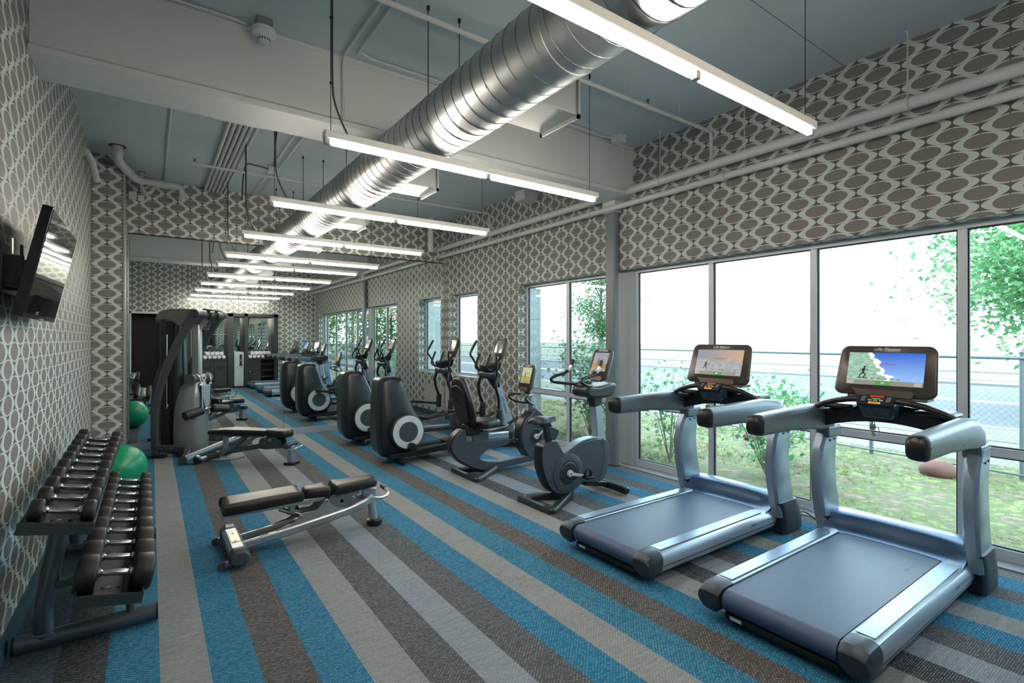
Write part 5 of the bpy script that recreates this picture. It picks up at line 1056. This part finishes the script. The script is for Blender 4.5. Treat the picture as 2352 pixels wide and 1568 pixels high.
# light front shield: a bowed panel
R_=[]
for z,f0,f1,w_ in ((.035,.15,.56,.21),(.30,.14,.565,.21),(.55,.145,.565,.205),(.80,.18,.56,.19),(.97,.23,.55,.17),(1.05,.29,.53,.13)):
    xm=(f0+f1)/2;hx=(f1-f0)/2; R_.append([(xm+hx*math.copysign(abs(math.cos(a))**.7,math.cos(a)),w_*math.copysign(abs(math.sin(a))**.7,math.sin(a)),z) for a in [2*PI*k/32 for k in range(32)]])
sh=g('front_shield',MB().loft(R_),M_('shield_silver','#848c91',.3,.5),ang=60)
m=MB()
for i in range(2): m.box(.39+.01*i,.53-.02*i,-.2085,-.207,.545-.028*i,.551-.028*i)
g('printed_line',m,LOGOD,sh)
m=MB()
for z,q in ((1.165,1.0),(1.5,1.0),(1.84,1.0),(1.885,.8)): pass
g('center_column',MB().rect([(.435,0,1.0),(.435,0,1.84),(.435,0,1.90)],[.062,.060,.04],[.05,.05,.035],up=(1,0,0),ch=.4),M_('column_silver','#8f9594',.28,.6),bev=.004)
g('top_link',MB().cyl((.36,0,1.83),(.60,0,1.83),.008,n=8).rect([(.50,0,1.86),(.60,0,2.0)],.03,.03,up=(1,0,0)),CHR)
ph=g('pulley_head',MB().tube([(.46,-.25,1.10),(.47,.25,1.09)],.062,24),M_('head_slate','#30393f',.35))
g('head_cap',MB().tube([(.46,-.27,1.10),(.46,-.215,1.10)],.074,26).tube([(.47,.215,1.09),(.47,.27,1.09)],.074,26),M_('head_cap_grey','#3b4348',.4),ph)
g('emblem',MB().cyl((.40,-.0,1.10),(.545,-.02,1.10),.040,n=24),LOGO,ph)
g('emblem_mark',MB().cyl((.54,-.02,1.10),(.547,-.021,1.10),.026,n=20).box(.545,.5485,-.035,-.01,1.075,1.12),LOGOD,ph)
for s in (-.14,.17):
    g('pulley_clip',MB().tube(smoothpts([(.49,s,1.16),(.54,s,1.12),(.55,s,1.05),(.545,s,1.01)],4),.011,8).ball((.548,s-.01,1.005),.022),CHR,ph)
    g('strap',MB().rect([(.55,s,1.0),(.57,s*.75,.80),(.585,s*.5,.64)],.004,.013,up=(1,0,0)),BLACK)
g('exercise_card',MB().box(.566,.574,-.14,.10,.64,1.0),M_('card_grey','#8d9da3',.5))
m=MB()
for i in range(9): m.box(.574,.5755,-.13,.09,.66+i*.037,.664+i*.037)
for s in (-.10,-.03,.04): m.box(.574,.5755,s,s+.004,.65,.99)
g('card_grid',m,LOGOD)
fb=g('roller_bar',MB().tube(smoothpts([(.50,-.28,.59),(.565,-.10,.635),(.60,0,.65),(.63,.10,.64),(.70,.28,.60)],5),.013,10),CHR)
g('foam_roller',MB().tube([(.425,-.335,.575),(.43,-.33,.576),(.55,-.10,.625),(.555,-.095,.626)],[.045,.062,.062,.045],24),M_('foam_black','#14181b',.5,noise=(150,.15,.3)),fb); g('foam_roller',MB().tube([(.625,.07,.635),(.63,.075,.635),(.725,.32,.595),(.73,.325,.594)],[.045,.060,.060,.045],24),M_('foam_black','#14181b'),fb)
g('docking_latch',MB().tube(smoothpts([(.72,-.80,.06),(.80,-.78,.10),(.86,-.74,.06),(.80,-.80,.03)],4),.010,8).box(.70,.86,-.84,-.76,.012,.045),CHR)
# ---------------- second bench, docked at the cable machine ----------------
O2=Vector((.71,8.1,0)); F2=Vector((.72,-.69,0)).normalized(); S2=Vector((-F2.y,F2.x,0)); GM2=frame(O2,F2,S2,(0,0,1))
t=thing('docked_bench','adjustable bench with a rounded front seat pad, rolled up to the cable machine','weight bench',tuple(O2))
def g2(n,m,mt,p=None,**k):
    m.v=[tuple(GM2@Vector(v)) for v in m.v]; return child(n,m,mt,p or t,**k)
def pad2(x0,x1,w0,w1,z0,z1,tilt,r=.03):
    m=padmesh(sm2([(x0+r,-w0),(x0,-w0+r),(x0,w0-r),(x0+r,w0),(x1-r,w1),(x1,w1-r),(x1,-w1+r),(x1-r,-w1)],3),0,z1-z0,.02); return xf(m,lambda v:Vector((v.x,v.y,z0+v.z+(v.x-x0)*tilt)))
g2('head_pad',pad2(.0,.20,.13,.14,.385,.445,.06),PAD,ang=70); g2('back_pad',pad2(.205,.84,.14,.10,.40,.465,-.01),PAD,ang=70); g2('seat_pad',pad2(.82,1.15,.12,.11,.385,.475,-.05,.06),PAD,ang=70)
g2('pad_frame',MB().rect([(-.05,0,.35),(.10,0,.37),(.75,0,.375)],.018,.03),PEW,bev=.004)
g2('main_tube',MB().rect([(-.12,0,.05),(.10,0,.10),(.25,0,.15),(.74,0,.24),(1.05,0,.245)],.034,.03,ch=.4),PEW,ang=35)
g2('support_post',MB().rect([(.18,0,.12),(.18,0,.37)],.028,.028,up=(1,0,0)),SIL,bev=.004)
for s in (-.045,.045): g2('brace',MB().rect([(.12,s,.09),(.36,s,.24),(.48,s,.36)],.022,.008),M_('brace_steel','#7f888f',.3,.7),bev=.002)
g2('brace',MB().rect([(.34,0,.17),(.64,0,.365)],.022,.012),BENG,bev=.002)
for s in (-.06,.06): g2('pivot_plate',MB().prism(sm2([(.74,.21),(.74,.34),(.86,.35),(1.02,.34),(1.04,.27),(.98,.22)],3),s-.004,s+.004),GYMG)
g2('pivot_hinge',MB().cyl((.88,-.07,.33),(.88,.07,.33),.025,n=14).cyl((.80,-.067,.285),(.80,.067,.285),.012,n=10),STE)
g2('front_cross_roller',MB().cyl((1.14,-.12,.265),(1.14,.12,.265),.038,n=20),M_('roller_slate','#35404a',.4)); g2('release_lever',MB().tube([(.98,-.06,.22),(1.0,-.11,.20),(1.06,-.12,.20)],.006,6).tube([(.96,-.06,.27),(.96,-.12,.27)],.007,6),CHR)
g2('front_post',MB().rect([(1.16,0,.03),(1.16,0,.25)],[.042,.036],[.05,.045],up=(1,0,0),ch=.35),SIL,bev=.004); g2('front_foot_pad',MB().box(1.09,1.23,-.085,.085,0,.04),BLACK,bev=.01)
g2('front_handle',MB().tube(smoothpts([(1.14,-.09,.215),(1.22,-.10,.22),(1.27,-.05,.235),(1.28,.05,.245)],4),.010,8),CHR)
g2('rear_axle',MB().cyl((-.10,-.17,.05),(-.10,.17,.05),.030,n=16),SIL)
for s in (-1,1): g2('rear_wheel',MB().cyl((-.10,s*.16,.05),(-.10,s*.21,.05),.045,n=22),BLACK)
# ---------------- tidy ----------------
for o in D.objects:
    if '_o' in o.keys(): del o['_o']
